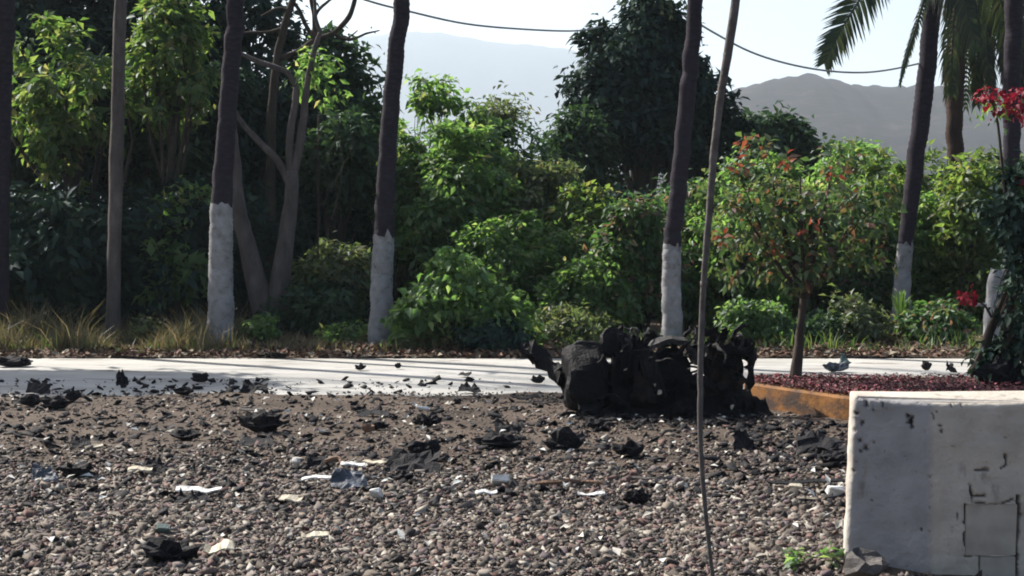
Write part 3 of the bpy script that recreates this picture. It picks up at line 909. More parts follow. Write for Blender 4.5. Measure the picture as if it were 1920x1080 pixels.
# whitewashed broken stump
D = 17.2
limb_tree("broken_stump", "pale jagged stump of a broken trunk half covered by dark bougainvillea leaves", "stump", Vector((pt(1856, 640, D).x, D, 0.0)),
          [(pxp([(1852, 705), (1857, 640), (1862, 580), (1866, 530), (1869, 505)], D), pr(15, 14, 16, 15, 11, d=D)),
           (pxp([(1876, 545), (1881, 515), (1884, 492)], D), pr(7, 4, 0.6, d=D)),
           (pxp([(1862, 540), (1860, 515), (1858, 503)], D), pr(6, 4, 0.6, d=D)),
           (pxp([(1858, 575), (1842, 571), (1826, 573)], D), pr(4, 3, 2, d=D))], M['whitewash'])

# ------------------------------------------------------------------ trees and shrubs behind the road
TG = 'trees behind the road'
SG = 'shrubs behind the road'
T = dict(name='leafy_tree', cat='tree', crown_name='crown', stem_name='trunk')
# tall dark trees on one side
px_plant("tall tree with sunlit yellow-green leaf clumps behind the slender grey trunk", 140, 10, 370, 150, 24.5, 2700, 0.15, L['sunny'], group=TG, clumps=58, clump_r=0.15, aspect=0.42, lumps=9, stem_r=0.10, limbs=14, bark=M['dark_bark'], droop=0.6, **T)
px_plant("tall tree with sunlit leaf clumps between the slender grey trunk and the thickest palm", 325, -60, 365, 105, 24.3, 2700, 0.14, L['sunny'], group=TG, clumps=58, clump_r=0.15, aspect=0.42, lumps=9, stem_r=0.09, limbs=14, droop=0.6, **T)
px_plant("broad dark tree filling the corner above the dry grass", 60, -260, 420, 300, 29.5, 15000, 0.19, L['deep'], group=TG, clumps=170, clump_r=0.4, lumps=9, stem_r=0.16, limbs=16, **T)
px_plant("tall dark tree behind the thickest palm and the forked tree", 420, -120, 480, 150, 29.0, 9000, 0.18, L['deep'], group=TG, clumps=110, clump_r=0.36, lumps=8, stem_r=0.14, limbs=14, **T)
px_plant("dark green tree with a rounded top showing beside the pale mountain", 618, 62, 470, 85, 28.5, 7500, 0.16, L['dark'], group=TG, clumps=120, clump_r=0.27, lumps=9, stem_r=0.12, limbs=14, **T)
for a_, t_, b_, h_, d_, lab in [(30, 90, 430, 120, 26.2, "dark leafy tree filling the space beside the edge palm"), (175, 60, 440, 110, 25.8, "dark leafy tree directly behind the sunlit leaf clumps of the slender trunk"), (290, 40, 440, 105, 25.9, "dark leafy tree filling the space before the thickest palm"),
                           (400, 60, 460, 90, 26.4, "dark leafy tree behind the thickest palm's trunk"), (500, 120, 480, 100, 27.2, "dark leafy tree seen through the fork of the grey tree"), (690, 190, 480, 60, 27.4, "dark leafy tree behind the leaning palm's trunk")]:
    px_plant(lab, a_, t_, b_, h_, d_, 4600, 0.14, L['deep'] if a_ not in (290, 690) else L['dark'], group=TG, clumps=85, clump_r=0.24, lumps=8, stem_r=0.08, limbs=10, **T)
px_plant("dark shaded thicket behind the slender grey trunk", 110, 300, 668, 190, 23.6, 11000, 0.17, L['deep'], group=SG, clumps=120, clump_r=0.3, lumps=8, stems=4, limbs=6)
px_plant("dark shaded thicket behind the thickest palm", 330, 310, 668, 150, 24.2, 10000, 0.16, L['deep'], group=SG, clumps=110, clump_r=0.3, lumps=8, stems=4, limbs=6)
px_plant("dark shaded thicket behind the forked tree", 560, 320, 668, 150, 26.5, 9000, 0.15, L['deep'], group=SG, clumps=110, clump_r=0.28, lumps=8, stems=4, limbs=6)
px_plant("small sprig of bright leaves between the slender trunk and the thickest palm", 318, 440, 575, 55, 23.2, 330, 0.15, L['bright'], clumps=14, clump_r=0.16, lumps=4, stems=2, limbs=5, stem_r=0.012)
px_plant("thin leafy branch of a young tree hanging beside the thickest palm", 350, 345, 440, 70, 23.8, 520, 0.13, L['mid'], clumps=18, clump_r=0.2, lumps=4, stems=1, limbs=8, stem_r=0.014)
px_plant("small spray of leaves on the upper stem of the forked tree", 590, 80, 200, 50, 23.2, 260, 0.10, L['mid'], name='leafy_tree', cat='tree', clumps=16, clump_r=0.18, lumps=4, stems=1, limbs=8, stem_r=0.012)
px_plant("bluish dark shrub with a few lit leaves beside the leaning palm", 640, 190, 430, 65, 25.5, 3000, 0.13, L['dark'], group=SG, clumps=50, clump_r=0.2, lumps=6, stems=3, limbs=6)
px_plant("dry olive shrub at the foot of the forked tree", 632, 412, 640, 78, 23.4, 3600, 0.10, L['olive'], group=SG, clumps=60, clump_r=0.15, lumps=7, stems=4, limbs=6)
px_plant("dark low shrub between the forked tree and the leaning palm", 600, 500, 650, 80, 22.9, 2600, 0.10, L['dark'], group=SG, clumps=45, clump_r=0.15, lumps=6, stems=4, limbs=5)
# middle
px_plant("mid green shrub rising behind the bright green bush", 835, 165, 640, 105, 25.0, 9000, 0.115, L['mid'], group=SG, clumps=130, clump_r=0.17, lumps=9, stems=5, limbs=8)
px_plant("small wispy treetop of round leaves against the pale mountain", 815, 118, 240, 60, 26.5, 650, 0.12, L['mid'], name='leafy_tree', cat='tree', clumps=30, clump_r=0.14, lumps=5, stems=2, limbs=12, stem_r=0.02)
px_plant("bluish dark shrub between the mid green shrub and the big dark tree", 965, 180, 620, 85, 27.0, 6000, 0.115, L['dark'], group=SG, clumps=90, clump_r=0.2, lumps=8, stems=4, limbs=8)
px_plant("pale grey-green feathery treetop in front of the mountain", 930, 155, 260, 55, 30.0, 900, 0.10, L['olive'], name='leafy_tree', cat='tree', clumps=30, clump_r=0.2, lumps=5, stems=2, limbs=12, stem_r=0.03)
px_plant("soft green shrub directly behind the bright green bush", 935, 385, 665, 105, 23.7, 6500, 0.095, L['mid'], group=SG, clumps=100, clump_r=0.14, lumps=8, stems=5, limbs=6)
px_plant("leafy shrub with lit crown in front of the big dark tree", 1120, 295, 650, 95, 24.6, 6000, 0.105, L['yellow'], group=SG, clumps=85, clump_r=0.15, lumps=8, stems=5, limbs=8)
px_plant("shrub with small pale leaves behind the burnt wreck", 1105, 430, 668, 110, 23.3, 5500, 0.095, L['mid'], group=SG, clumps=80, clump_r=0.14, lumps=8, stems=5, limbs=7)
px_plant("shrub with reddish and green leaves beside the straight palm", 1205, 315, 668, 78, 23.4, 4800, 0.10, L['mixed'], group=SG, clumps=70, clump_r=0.14, lumps=7, stems=4, limbs=7)
px_plant("low dark bush added as shadow between the bright green bush and the wreck's bent beam", 925, 610, 672, 75, 20.75, 2600, 0.085, L['deep'], group=SG, clumps=45, clump_r=0.12, lumps=6, stems=4, limbs=5)  # dark leaves added to stand for the shadow under the bright bush
px_plant("low dry olive bush between the bright green bush and the wreck", 1065, 570, 668, 75, 21.7, 2600, 0.075, L['olive'], group=SG, clumps=50, clump_r=0.1, lumps=6, stems=4, limbs=5, droop=0.0, up=0.2)
for a_, t_, b_, h_, d_, n_, mt_, lab in [(770, 215, 560, 70, 25.6, 4200, 'mid', "leafy shrub just beside the leaning palm's trunk"), (890, 190, 480, 80, 26.2, 4600, 'mid', "leafy shrub between the mid green shrub and the bluish dark one"), (1010, 270, 560, 75, 25.4, 4600, 'olive', "olive shrub in the middle of the thicket behind the wreck"),
                                    (1040, 370, 640, 70, 24.2, 3800, 'mid', "low green shrub in the thicket left of the lit crown"), (1280, 310, 640, 75, 24.4, 4600, 'mixed', "mixed green and reddish shrub between the straight palm and the bent pole"), (1340, 290, 600, 70, 25.0, 4400, 'mid', "tall green shrub just past the bent pole"),
                                    (1465, 300, 600, 80, 25.4, 4600, 'olive', "olive shrub seen through the crown of the young tree"), (1610, 320, 640, 65, 24.8, 4000, 'mixed', "mixed shrub in the gap between young tree and short-banded palm"), (1720, 330, 640, 60, 24.9, 3800, 'mid', "green shrub right behind the short-banded palm's trunk"), (1815, 290, 640, 60, 24.4, 3800, 'yellow', "yellowish shrub between the brown palm and the bougainvillea"), (1575, 245, 560, 75, 26.8, 4400, 'mid', "taller green shrub behind the young tree's far side"), (1680, 255, 560, 70, 27.0, 4200, 'yellow', "tall yellow-green shrub rising behind the short-banded palm"), (1425, 255, 560, 75, 26.5, 4400, 'mid', "tall green shrub rising behind the young tree's near side"), (1850, 235, 560, 60, 26.8, 4000, 'yellow', "tall yellow-green shrub seen through the red flowers' stem")]:
    px_plant(lab, a_, t_, b_, h_, d_, n_, 0.105, L[mt_], group=SG, clumps=75, clump_r=0.16, lumps=8, stems=4, limbs=6)
px_plant("big dark tree standing tall against the white sky", 1200, -30, 370, 132, 33.0, 18000, 0.17, L['deep'], group=TG, clumps=190, clump_r=0.26, lumps=11, stem_r=0.2, limbs=24, **T)
px_plant("dark tree lower than the big dark tree, leaning out of its flank", 1090, 160, 400, 75, 32.0, 5500, 0.15, L['dark'], group=TG, clumps=70, clump_r=0.24, lumps=7, stem_r=0.12, limbs=14, **T)
px_plant("dark tree between the big dark tree and the thin bent pole", 1325, 95, 400, 62, 34.0, 5000, 0.16, L['deep'], group=TG, clumps=70, clump_r=0.26, lumps=7, stem_r=0.12, limbs=14, **T)
# other side
px_plant("low dark tree in front of the dry hill", 1465, 208, 420, 135, 38.0, 9000, 0.17, L['dark'], group=TG, clumps=90, clump_r=0.28, lumps=8, stem_r=0.14, limbs=14, **T)
px_plant("small dark tree at the foot of the dry hill beside the leaning palm", 1610, 245, 430, 75, 33.0, 4400, 0.15, L['mid'], group=TG, clumps=60, clump_r=0.25, lumps=6, stem_r=0.1, limbs=12, **T)
px_plant("green shrub behind the thin bent pole", 1385, 320, 668, 85, 23.8, 6200, 0.10, L['mid'], group=SG, clumps=90, clump_r=0.15, lumps=8, stems=5, limbs=7)
px_plant("tall shrub behind the young tree with turning leaves", 1545, 290, 668, 115, 25.2, 9000, 0.105, L['mixed'], group=SG, clumps=120, clump_r=0.17, lumps=9, stems=5, limbs=8)
px_plant("yellowish shrub on the near flank of the short-banded palm", 1655, 290, 668, 75, 25.6, 5200, 0.11, L['yellow'], group=SG, clumps=75, clump_r=0.16, lumps=7, stems=4, limbs=7)
px_plant("yellow-green shrub beneath the skirt of drooping fronds", 1770, 290, 668, 80, 25.5, 5600, 0.11, L['yellow'], group=SG, clumps=80, clump_r=0.16, lumps=7, stems=4, limbs=7)
px_plant("tall yellow-green shrub behind the dark trunk and red flowers", 1865, 210, 650, 70, 26.0, 5200, 0.12, L['yellow'], group=SG, clumps=75, clump_r=0.17, lumps=7, stems=4, limbs=7)
px_plant("low fresh green shrub behind the planting island", 1415, 555, 665, 70, 21.9, 3000, 0.08, L['bright'], group=SG, clumps=55, clump_r=0.1, lumps=6, stems=4, limbs=5)
px_plant("low dark shrub behind the slim trunk of the young tree", 1535, 580, 668, 55, 21.8, 2000, 0.08, L['dark'], group=SG, clumps=40, clump_r=0.1, lumps=6, stems=4, limbs=5)
px_plant("low olive shrub between the young tree and the short-banded palm", 1610, 560, 660, 60, 21.9, 2200, 0.08, L['olive'], group=SG, clumps=45, clump_r=0.1, lumps=6, stems=4, limbs=5)
px_plant("low scrubby bush at the foot of the short-banded palm", 1755, 560, 655, 70, 22.0, 2400, 0.085, L['mixed'], group=SG, clumps=45, clump_r=0.11, lumps=6, stems=4, limbs=5)
px_plant("low weed with pale leaves at the foot of the forked tree", 492, 590, 662, 48, 22.0, 700, 0.075, L['bright'], name='weed', cat='weed', clumps=26, clump_r=0.09, lumps=4, stems=3, limbs=5, stem_r=0.008)
px_plant("low weed with lit leaves at the foot of the leaning palm", 645, 605, 665, 55, 21.8, 700, 0.075, L['mid'], name='weed', cat='weed', clumps=26, clump_r=0.09, lumps=4, stems=3, limbs=5, stem_r=0.008)
px_plant("low pale weed in the dry grass beside the slender trunk", 275, 600, 662, 55, 21.7, 480, 0.07, L['olive'], name='weed', cat='weed', clumps=24, clump_r=0.09, lumps=4, stems=3, limbs=5, stem_r=0.008)

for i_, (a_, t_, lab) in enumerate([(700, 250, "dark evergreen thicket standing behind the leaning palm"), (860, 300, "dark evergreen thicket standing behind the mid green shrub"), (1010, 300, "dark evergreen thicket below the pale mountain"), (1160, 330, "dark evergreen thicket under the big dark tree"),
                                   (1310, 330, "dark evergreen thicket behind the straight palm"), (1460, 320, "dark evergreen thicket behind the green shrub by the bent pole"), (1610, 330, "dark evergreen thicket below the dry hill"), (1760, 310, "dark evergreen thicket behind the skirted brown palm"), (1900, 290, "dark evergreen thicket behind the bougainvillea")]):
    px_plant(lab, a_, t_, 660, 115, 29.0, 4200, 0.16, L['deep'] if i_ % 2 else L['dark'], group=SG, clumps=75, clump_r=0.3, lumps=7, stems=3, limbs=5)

# far woods that read as one mass
fw_blobs = []
for i in range(26):
    x = -10 + i * 0.85 + rng.normal() * 0.3
    fw_blobs.append((np.array((x, 38 + rng.normal() * 1.5, 1.1)), np.array((1.3, 1.2, 1.5 + 0.3 * rng.random()))))
v, f, _ = leaf_cloud(fw_blobs, 26000, 0.20, clumps=330, clump_r=0.34)
tag(link("far_woods", np_mesh("far_woods", v, f), L['dark']), kind='stuff')

# roadside tree standing just outside the view, whose shade falls over the road
plant("unseen_roadside_tree", "tree", "unseen leafy roadside tree outside the view whose shade lies over the concrete road", (-8.9, 20.4, 0), lumpy((-8.9, 20.4, 5.0), (1.9, 1.5, 1.3), 8) + [(np.array((-8.9, 20.4, 5.0)), np.array((1.6, 1.1, 0.9)))], 6500, 0.2, L['mid'], clumps=110, clump_r=0.34, stem_r=0.13, limbs=14, crown_name='crown', stem_name='trunk')

# ------------------------------------------------------------------ bright green bush with single leaves
D = 21.1
bush_c = pt(862, 575, D)
bb = [(np.array(pt(855, 540, D)), np.array((0.55, 0.45, 0.42))), (np.array(pt(930, 590, D)), np.array((0.5, 0.4, 0.33))), (np.array(pt(800, 590, D)), np.array((0.42, 0.4, 0.36))),
      (np.array(pt(838, 495, D)), np.array((0.22, 0.2, 0.22))), (np.array(pt(985, 622, D)), np.array((0.24, 0.24, 0.18))), (np.array(pt(765, 632, D)), np.array((0.22, 0.25, 0.16)))]
bush = plant("green_bush", "bush", "bright fresh green bush with large single leaves beside the concrete road", (bush_c.x, D, 0.02), bb, 2600, 0.105, L['bright'], stems=5, limbs=8, stem_r=0.014, clumps=90, clump_r=0.11, aspect=0.55)
bush["kind"] = "thing"


def single_leaves(root, blobs, count, size, mat, seed, aspect=0.55, front=0.5, up=0.6):
    """separate leaf objects on the outside of a crown, sharing a few leaf meshes"""
    r = np.random.default_rng(seed)
    shapes = []
    for k in range(6):
        v, f = leaf_cards(np.zeros((1, 3)), np.array([[0, 0, 1.0]]), np.array([[0, 1.0, 0]]), np.array([1.0]), np.array([aspect * (0.85 + 0.3 * r.random())]), 0.15 + 0.2 * r.random(), 0.1 + 0.25 * r.random())
        me = np_mesh("leaf", v, f); me.materials.append(mat); shapes.append(me)
    w = np.array([np.prod(b[1]) ** (2 / 3) for b in blobs]); w = w / w.sum()
    for i in range(count):
        c, rad = blobs[int(r.choice(len(blobs), p=w))]
        d = r.normal(size=3); d[1] -= front; d[2] += 0.25
        d = d / np.linalg.norm(d)
        p = Vector(np.array(c) + d * np.array(rad) * (0.9 + 0.2 * r.random())) - root.location
        nrm = (Vector(d) * 0.6 + Vector((0, 0, up)) + Vector(r.normal(size=3)) * 0.5).normalized()
        ax = Vector(r.normal(size=3)) + Vector(d) * 0.5 + Vector((0, 0, -0.4))
        ax = (ax - nrm * ax.dot(nrm)).normalized()
        sd = ax.cross(nrm)
        o = bpy.data.objects.new("leaf", shapes[i % 6]); COL.objects.link(o); o.parent = root
        s = size * (0.7 + 0.6 * r.random())
        o.matrix_local = Matrix.Translation(p) @ Matrix((sd, ax, nrm)).transposed().to_4x4() @ Matrix.Scale(s, 4)


single_leaves(bush, bb, 290, 0.125, L['bright_obj'], 31)

# ------------------------------------------------------------------ young tree with turning leaves on the island
D = 14.45
base = Vector((pt(1495, 706, D).x, D, 0.22))
ab = [(np.array(pt(1500, 400, D)), np.array((0.55, 0.45, 0.38))), (np.array(pt(1410, 430, D)), np.array((0.36, 0.35, 0.36))), (np.array(pt(1580, 420, D)), np.array((0.40, 0.36, 0.34))),
      (np.array(pt(1425, 305, D)), np.array((0.24, 0.24, 0.16))), (np.array(pt(1570, 300, D)), np.array((0.26, 0.25, 0.16))), (np.array(pt(1500, 500, D)), np.array((0.42, 0.35, 0.24))), (np.array(pt(1370, 360, D)), np.array((0.26, 0.25, 0.24))), (np.array(pt(1640, 370, D)), np.array((0.24, 0.24, 0.24))), (np.array(pt(1620, 480, D)), np.array((0.24, 0.24, 0.18))), (np.array(pt(1375, 500, D)), np.array((0.24, 0.24, 0.18)))]
alm = empty("young_tree", base, "young tree with reddish turning leaves growing on the planting island", "tree")
rel = [(c - np.array(base), rd) for c, rd in ab]
v, f, cs = leaf_cloud(rel, 1550, 0.09, clumps=80, clump_r=0.11, aspect=0.5, shell=0.25)
link("crown", np_mesh("crown", v, f), L['almond_mass'], alm)
tr = [p - base for p in pxp([(1490, 716), (1497, 660), (1502, 600), (1508, 560)], D)]
mb = MB(); mb.tube(smooth_path(tr, 12), lerp_list(pr(13, 9, 7.5, 7, d=D), 12), 9)
mb.build("trunk", M['dark_bark'], alm, smooth=True, crumple=0.008, scale=9)
fk = tr[-1]
for i, (a, b) in enumerate([(1395, 400), (1440, 310), (1500, 330), (1560, 320), (1600, 410), (1530, 430), (1460, 440)]):
    e = pt(a, b, D + 0.12 * math.sin(i * 2.2)) - base
    mb = MB(); mb.tube(smooth_path([fk, fk.lerp(e, 0.45) + Vector((0, 0, -0.03)), e], 8), lerp_list(pr(5.5, 3.5, 1.5, d=D), 8), 6)
    for k in range(4):
        c = Vector(cs[int(rng.integers(0, len(cs)))])
        if (c - e).length < 0.6:
            mb.tube(smooth_path([fk.lerp(e, 0.6), fk.lerp(e, 0.6).lerp(c, 0.5) + Vector((0, 0, 0.03)), c], 4), pr(1.8, 1.6, 1.3, 1.0, 0.8, d=D), 5)
    mb.build("limb", M['dark_bark'], alm, smooth=True)
single_leaves(alm, ab, 230, 0.10, L['almond'], 32, 0.5, 0.3)
for a, b in [(1350, 455), (1455, 462), (1515, 430), (1400, 265), (1470, 300), (1560, 325), (1385, 310)]:
    c = np.array(pt(a, b, D - 0.35) - base)
    v, f, _ = leaf_cloud([(c, np.array((0.09, 0.07, 0.07)))], 13, 0.075, clumps=6, clump_r=0.05, aspect=0.5, shell=0.1)
    tag(link("flower_cluster", np_mesh("flower_cluster", v, f), L['rust'], alm), kind='stuff')

# ------------------------------------------------------------------ bougainvillea
D = 14.2
base = Vector((pt(1862, 712, D).x, D, 0.22))
bq = [(np.array(pt(1935, 600, D)), np.array((0.22, 0.3, 0.42))), (np.array(pt(1925, 480, D)), np.array((0.24, 0.3, 0.4))), (np.array(pt(1925, 360, D)), np.array((0.3, 0.3, 0.25))), (np.array(pt(1985, 520, D)), np.array((0.36, 0.35, 0.75))), (np.array(pt(1880, 690, D)), np.array((0.2, 0.22, 0.1)))]
bq += [(np.array(pt(1890, 430, D)), np.array((0.22, 0.22, 0.24))), (np.array(pt(1890, 672, D)), np.array((0.22, 0.25, 0.14)))]
bou = plant("bougainvillea", "shrub", "dark bougainvillea with red flower clusters growing on the planting island", base, bq, 6800, 0.075, L['deep'], clumps=125, clump_r=0.12, stems=3, stem_r=0.02, limbs=8)
mb = MB()
mb.tube([p - base for p in smooth_path(pxp([(1822, 700), (1838, 672), (1848, 640), (1862, 600), (1890, 540)], D), 12)], lerp_list(pr(10, 8, 8, 6, 4, d=D), 12), 8)
mb.tube([p - base for p in smooth_path(pxp([(1900, 560), (1890, 420), (1878, 300), (1868, 215), (1850, 175)], D), 12)], lerp_list(pr(4, 3, 3, 2, 1.5, d=D), 12), 6)
mb.tube([p - base for p in smooth_path(pxp([(1862, 600), (1845, 572), (1816, 556)], D), 8)], lerp_list(pr(2.5, 2, 1.2, d=D), 8), 5)
mb.build("branch", M['dark_bark'], bou, smooth=True)
for (a, b, rr, n) in [(1816, 556, 0.055, 46), (1862, 182, 0.11, 60), (1895, 200, 0.14, 90), (1912, 178, 0.10, 50), (1925, 215, 0.1, 50), (1925, 330, 0.08, 30)]:
    c = np.array(pt(a, b, D) - base)
    v, f, _ = leaf_cloud([(c, np.array((rr * 1.2, rr, rr * 0.7)))], n, 0.055, clumps=16, clump_r=0.055, aspect=0.75, shell=0.1)
    tag(link("flower_cluster", np_mesh("flower_cluster", v, f), L['red'], bou), kind='stuff')
v, f, _ = leaf_cloud([(np.array(pt(1860, 205, D) - base), np.array((0.2, 0.15, 0.1)))], 60, 0.07, clumps=10, clump_r=0.07)
link("foliage", np_mesh("foliage", v, f), L['mid'], bou)

# spiky plant at the palm foot
def spiky(label, px, base_py, top_py, depth, count, spread, mat, seed):
    r = np.random.default_rng(seed)
    b = Vector((pt(px, base_py, depth).x, depth, 0.08))
    root = empty("spiky_plant", b, label, "plant")
    H = pt(px, top_py, depth).z - b.z
    for i in range(count):
        az = r.random() * 6.28; l = H * (0.75 + 0.35 * r.random())
        d = Vector((math.cos(az), math.sin(az), 0)); s = Vector((-d.y, d.x, 0)) * 0.02
        lean = spread * (0.3 + 0.7 * r.random())
        p = [Vector((0, 0, 0)), d * lean * 0.3 * l + Vector((0, 0, 0.55 * l)), d * lean * 0.8 * l + Vector((0, 0, 0.9 * l)), d * lean * 1.3 * l + Vector((0, 0, 0.98 * l))]
        w = [0.8, 1.1, 0.8, 0.05]
        V = []
        for q, k in zip(p, w): V += [q - s * k, q + s * k]
        mb = MB().add(V, [(0, 1, 3, 2), (2, 3, 5, 4), (4, 5, 7, 6)])
        mb.build("leaf", mat, root)
    return root


spiky("spiky plant with long upright pale leaves at the foot of the short-banded palm", 1690, 640, 545, 22.3, 26, 0.32, L['green_grass'], 3)
g = gnd(1528, 1082)
plant("weed", "weed", "small fresh green weed growing from the gravel near the white wall", (g.x, g.y, 0.0), [(np.array((g.x, g.y, 0.07)), np.array((0.10, 0.09, 0.06))), (np.array((g.x - 0.07, g.y + 0.05, 0.05)), np.array((0.06, 0.06, 0.04)))], 70, 0.045, L['bright'], stems=4, limbs=4, stem_r=0.003, clumps=16, clump_r=0.03)

# ------------------------------------------------------------------ white wall
xc, yc = (1747 - 960) / F_PX * 6.9, 6.9
SC = 6.9 / F_PX


def wall_z(py):
    return CAM_H - (py - HOR) * SC


WT = wall_z(757)
wall = empty("plastered_wall", (xc, yc, 0), "low whitewashed block wall with cracked plaster at the edge of the gravel", "wall")
peri = []
Lp = Vector((-0.312, 0.115)); Lb = Vector((-0.297, 0.25)); Rb = Vector((2.6, 0.31)); Rf = Vector((2.6, 0.03))
def seg(a, b, step, skip_last=True):
    n = max(1, int((b - a).length / step)); return [a.lerp(b, i / n) for i in range(n)]
corners = [Rf, Vector((0.62, 0.007)), Vector((0, 0)), Lp, Lb, Rb]
steps = [0.2, 0.007, 0.008, 0.03, 0.25, 0.2]
fid = []
for i in range(len(corners)):
    s = seg(corners[i], corners[(i + 1) % len(corners)], steps[i])
    peri += s; fid += [i] * len(s)
NP = len(peri)
# corner rounding by averaging
pp = np.array([[p.x, p.y] for p in peri])
for _ in range(3):
    pp2 = pp.copy()
    sel = [i for i in range(NP) if fid[i] in (1, 2, 3)]
    for i in sel:
        pp2[i] = 0.25 * pp[i - 1] + 0.5 * pp[i] + 0.25 * pp[(i + 1) % NP]
    pp = pp2
tang = np.roll(pp, -1, 0) - np.roll(pp, 1, 0); tang /= np.linalg.norm(tang, axis=1, keepdims=True)
nrm = np.stack([-tang[:, 1], tang[:, 0]], 1)
if np.dot(nrm[len(seg(Rf, corners[1], 0.2)) + 20], [0, -1]) < 0: nrm = -nrm
zs = list(np.arange(-0.12, WT - 0.02, 0.0075)) + [WT - 0.014, WT - 0.008, WT - 0.003, WT]
inset = [0.0] * (len(zs) - 4) + [0.002, 0.006, 0.012, 0.02]


def seg_dist(p, a, b):
    ab = b - a; t = np.clip(((p - a) @ ab) / (ab @ ab), 0, 1)
    return np.linalg.norm(p - (a + t[..., None] * ab), axis=-1)


def wp(px, py):      # photo pixel on the front face -> (distance along the wall, height)
    return np.array(((px - 1747) * SC, wall_z(py)))


def ep(px, py):      # photo pixel on the end face -> (distance from the corner, height)
    return np.array(((1747 - px) * SC, wall_z(py)))


front_cracks = [([(1833, 883), (1880, 882), (1891, 874), (1890, 860)], 0.007, 0.018), ([(1822, 911), (1827, 933), (1850, 932)], 0.008, 0.022), ([(1827, 930), (1828, 955)], 0.006, 0.018),
                ([(1832, 945), (1850, 946), (1873, 951), (1903, 939)], 0.005, 0.014), ([(1815, 950), (1813, 993), (1816, 1040)], 0.010, 0.025), ([(1816, 1047), (1845, 1043), (1906, 1037)], 0.008, 0.022),
                ([(1914, 935), (1911, 1000), (1910, 1090)], 0.018, 0.045), ([(1799, 963), (1797, 1000)], 0.003, 0.006), ([(1843, 1045), (1844, 1100)], 0.004, 0.012), ([(1890, 862), (1889, 856)], 0.008, 0.018)]
end_pits = [((1712, 792), 0.016, 0.03), ((1707, 783), 0.010, 0.02), ((1714, 803), 0.009, 0.02), ((1628, 764), 0.012, 0.012), ((1622, 800), 0.010, 0.01), ((1619, 832), 0.011, 0.012), ((1631, 846), 0.012, 0.014), ((1622, 852), 0.007, 0.01), ((1604, 890), 0.010, 0.012), ((1610, 891), 0.008, 0.012),
            ((1615, 875), 0.006, 0.008), ((1640, 772), 0.008, 0.008), ((1612, 780), 0.010, 0.012), ((1607, 812), 0.010, 0.012), ((1645, 835), 0.005, 0.006), ((1644, 945), 0.005, 0.006), ((1734, 995), 0.007, 0.008), ((1660, 765), 0.007, 0.007), ((1626, 885), 0.005, 0.006)]
front_pits = [((1765, 798), 0.008, 0.012), ((1767, 809), 0.008, 0.012), ((1758, 772), 0.006, 0.008), ((1786, 762), 0.008, 0.008), ((1831, 1005), 0.004, 0.005), ((1805, 760), 0.006, 0.006), ((1783, 1025), 0.004, 0.005), ((1753, 785), 0.005, 0.006)]
V, wear = [], []
i0 = next(i for i in range(NP) if fid[i] == 2)
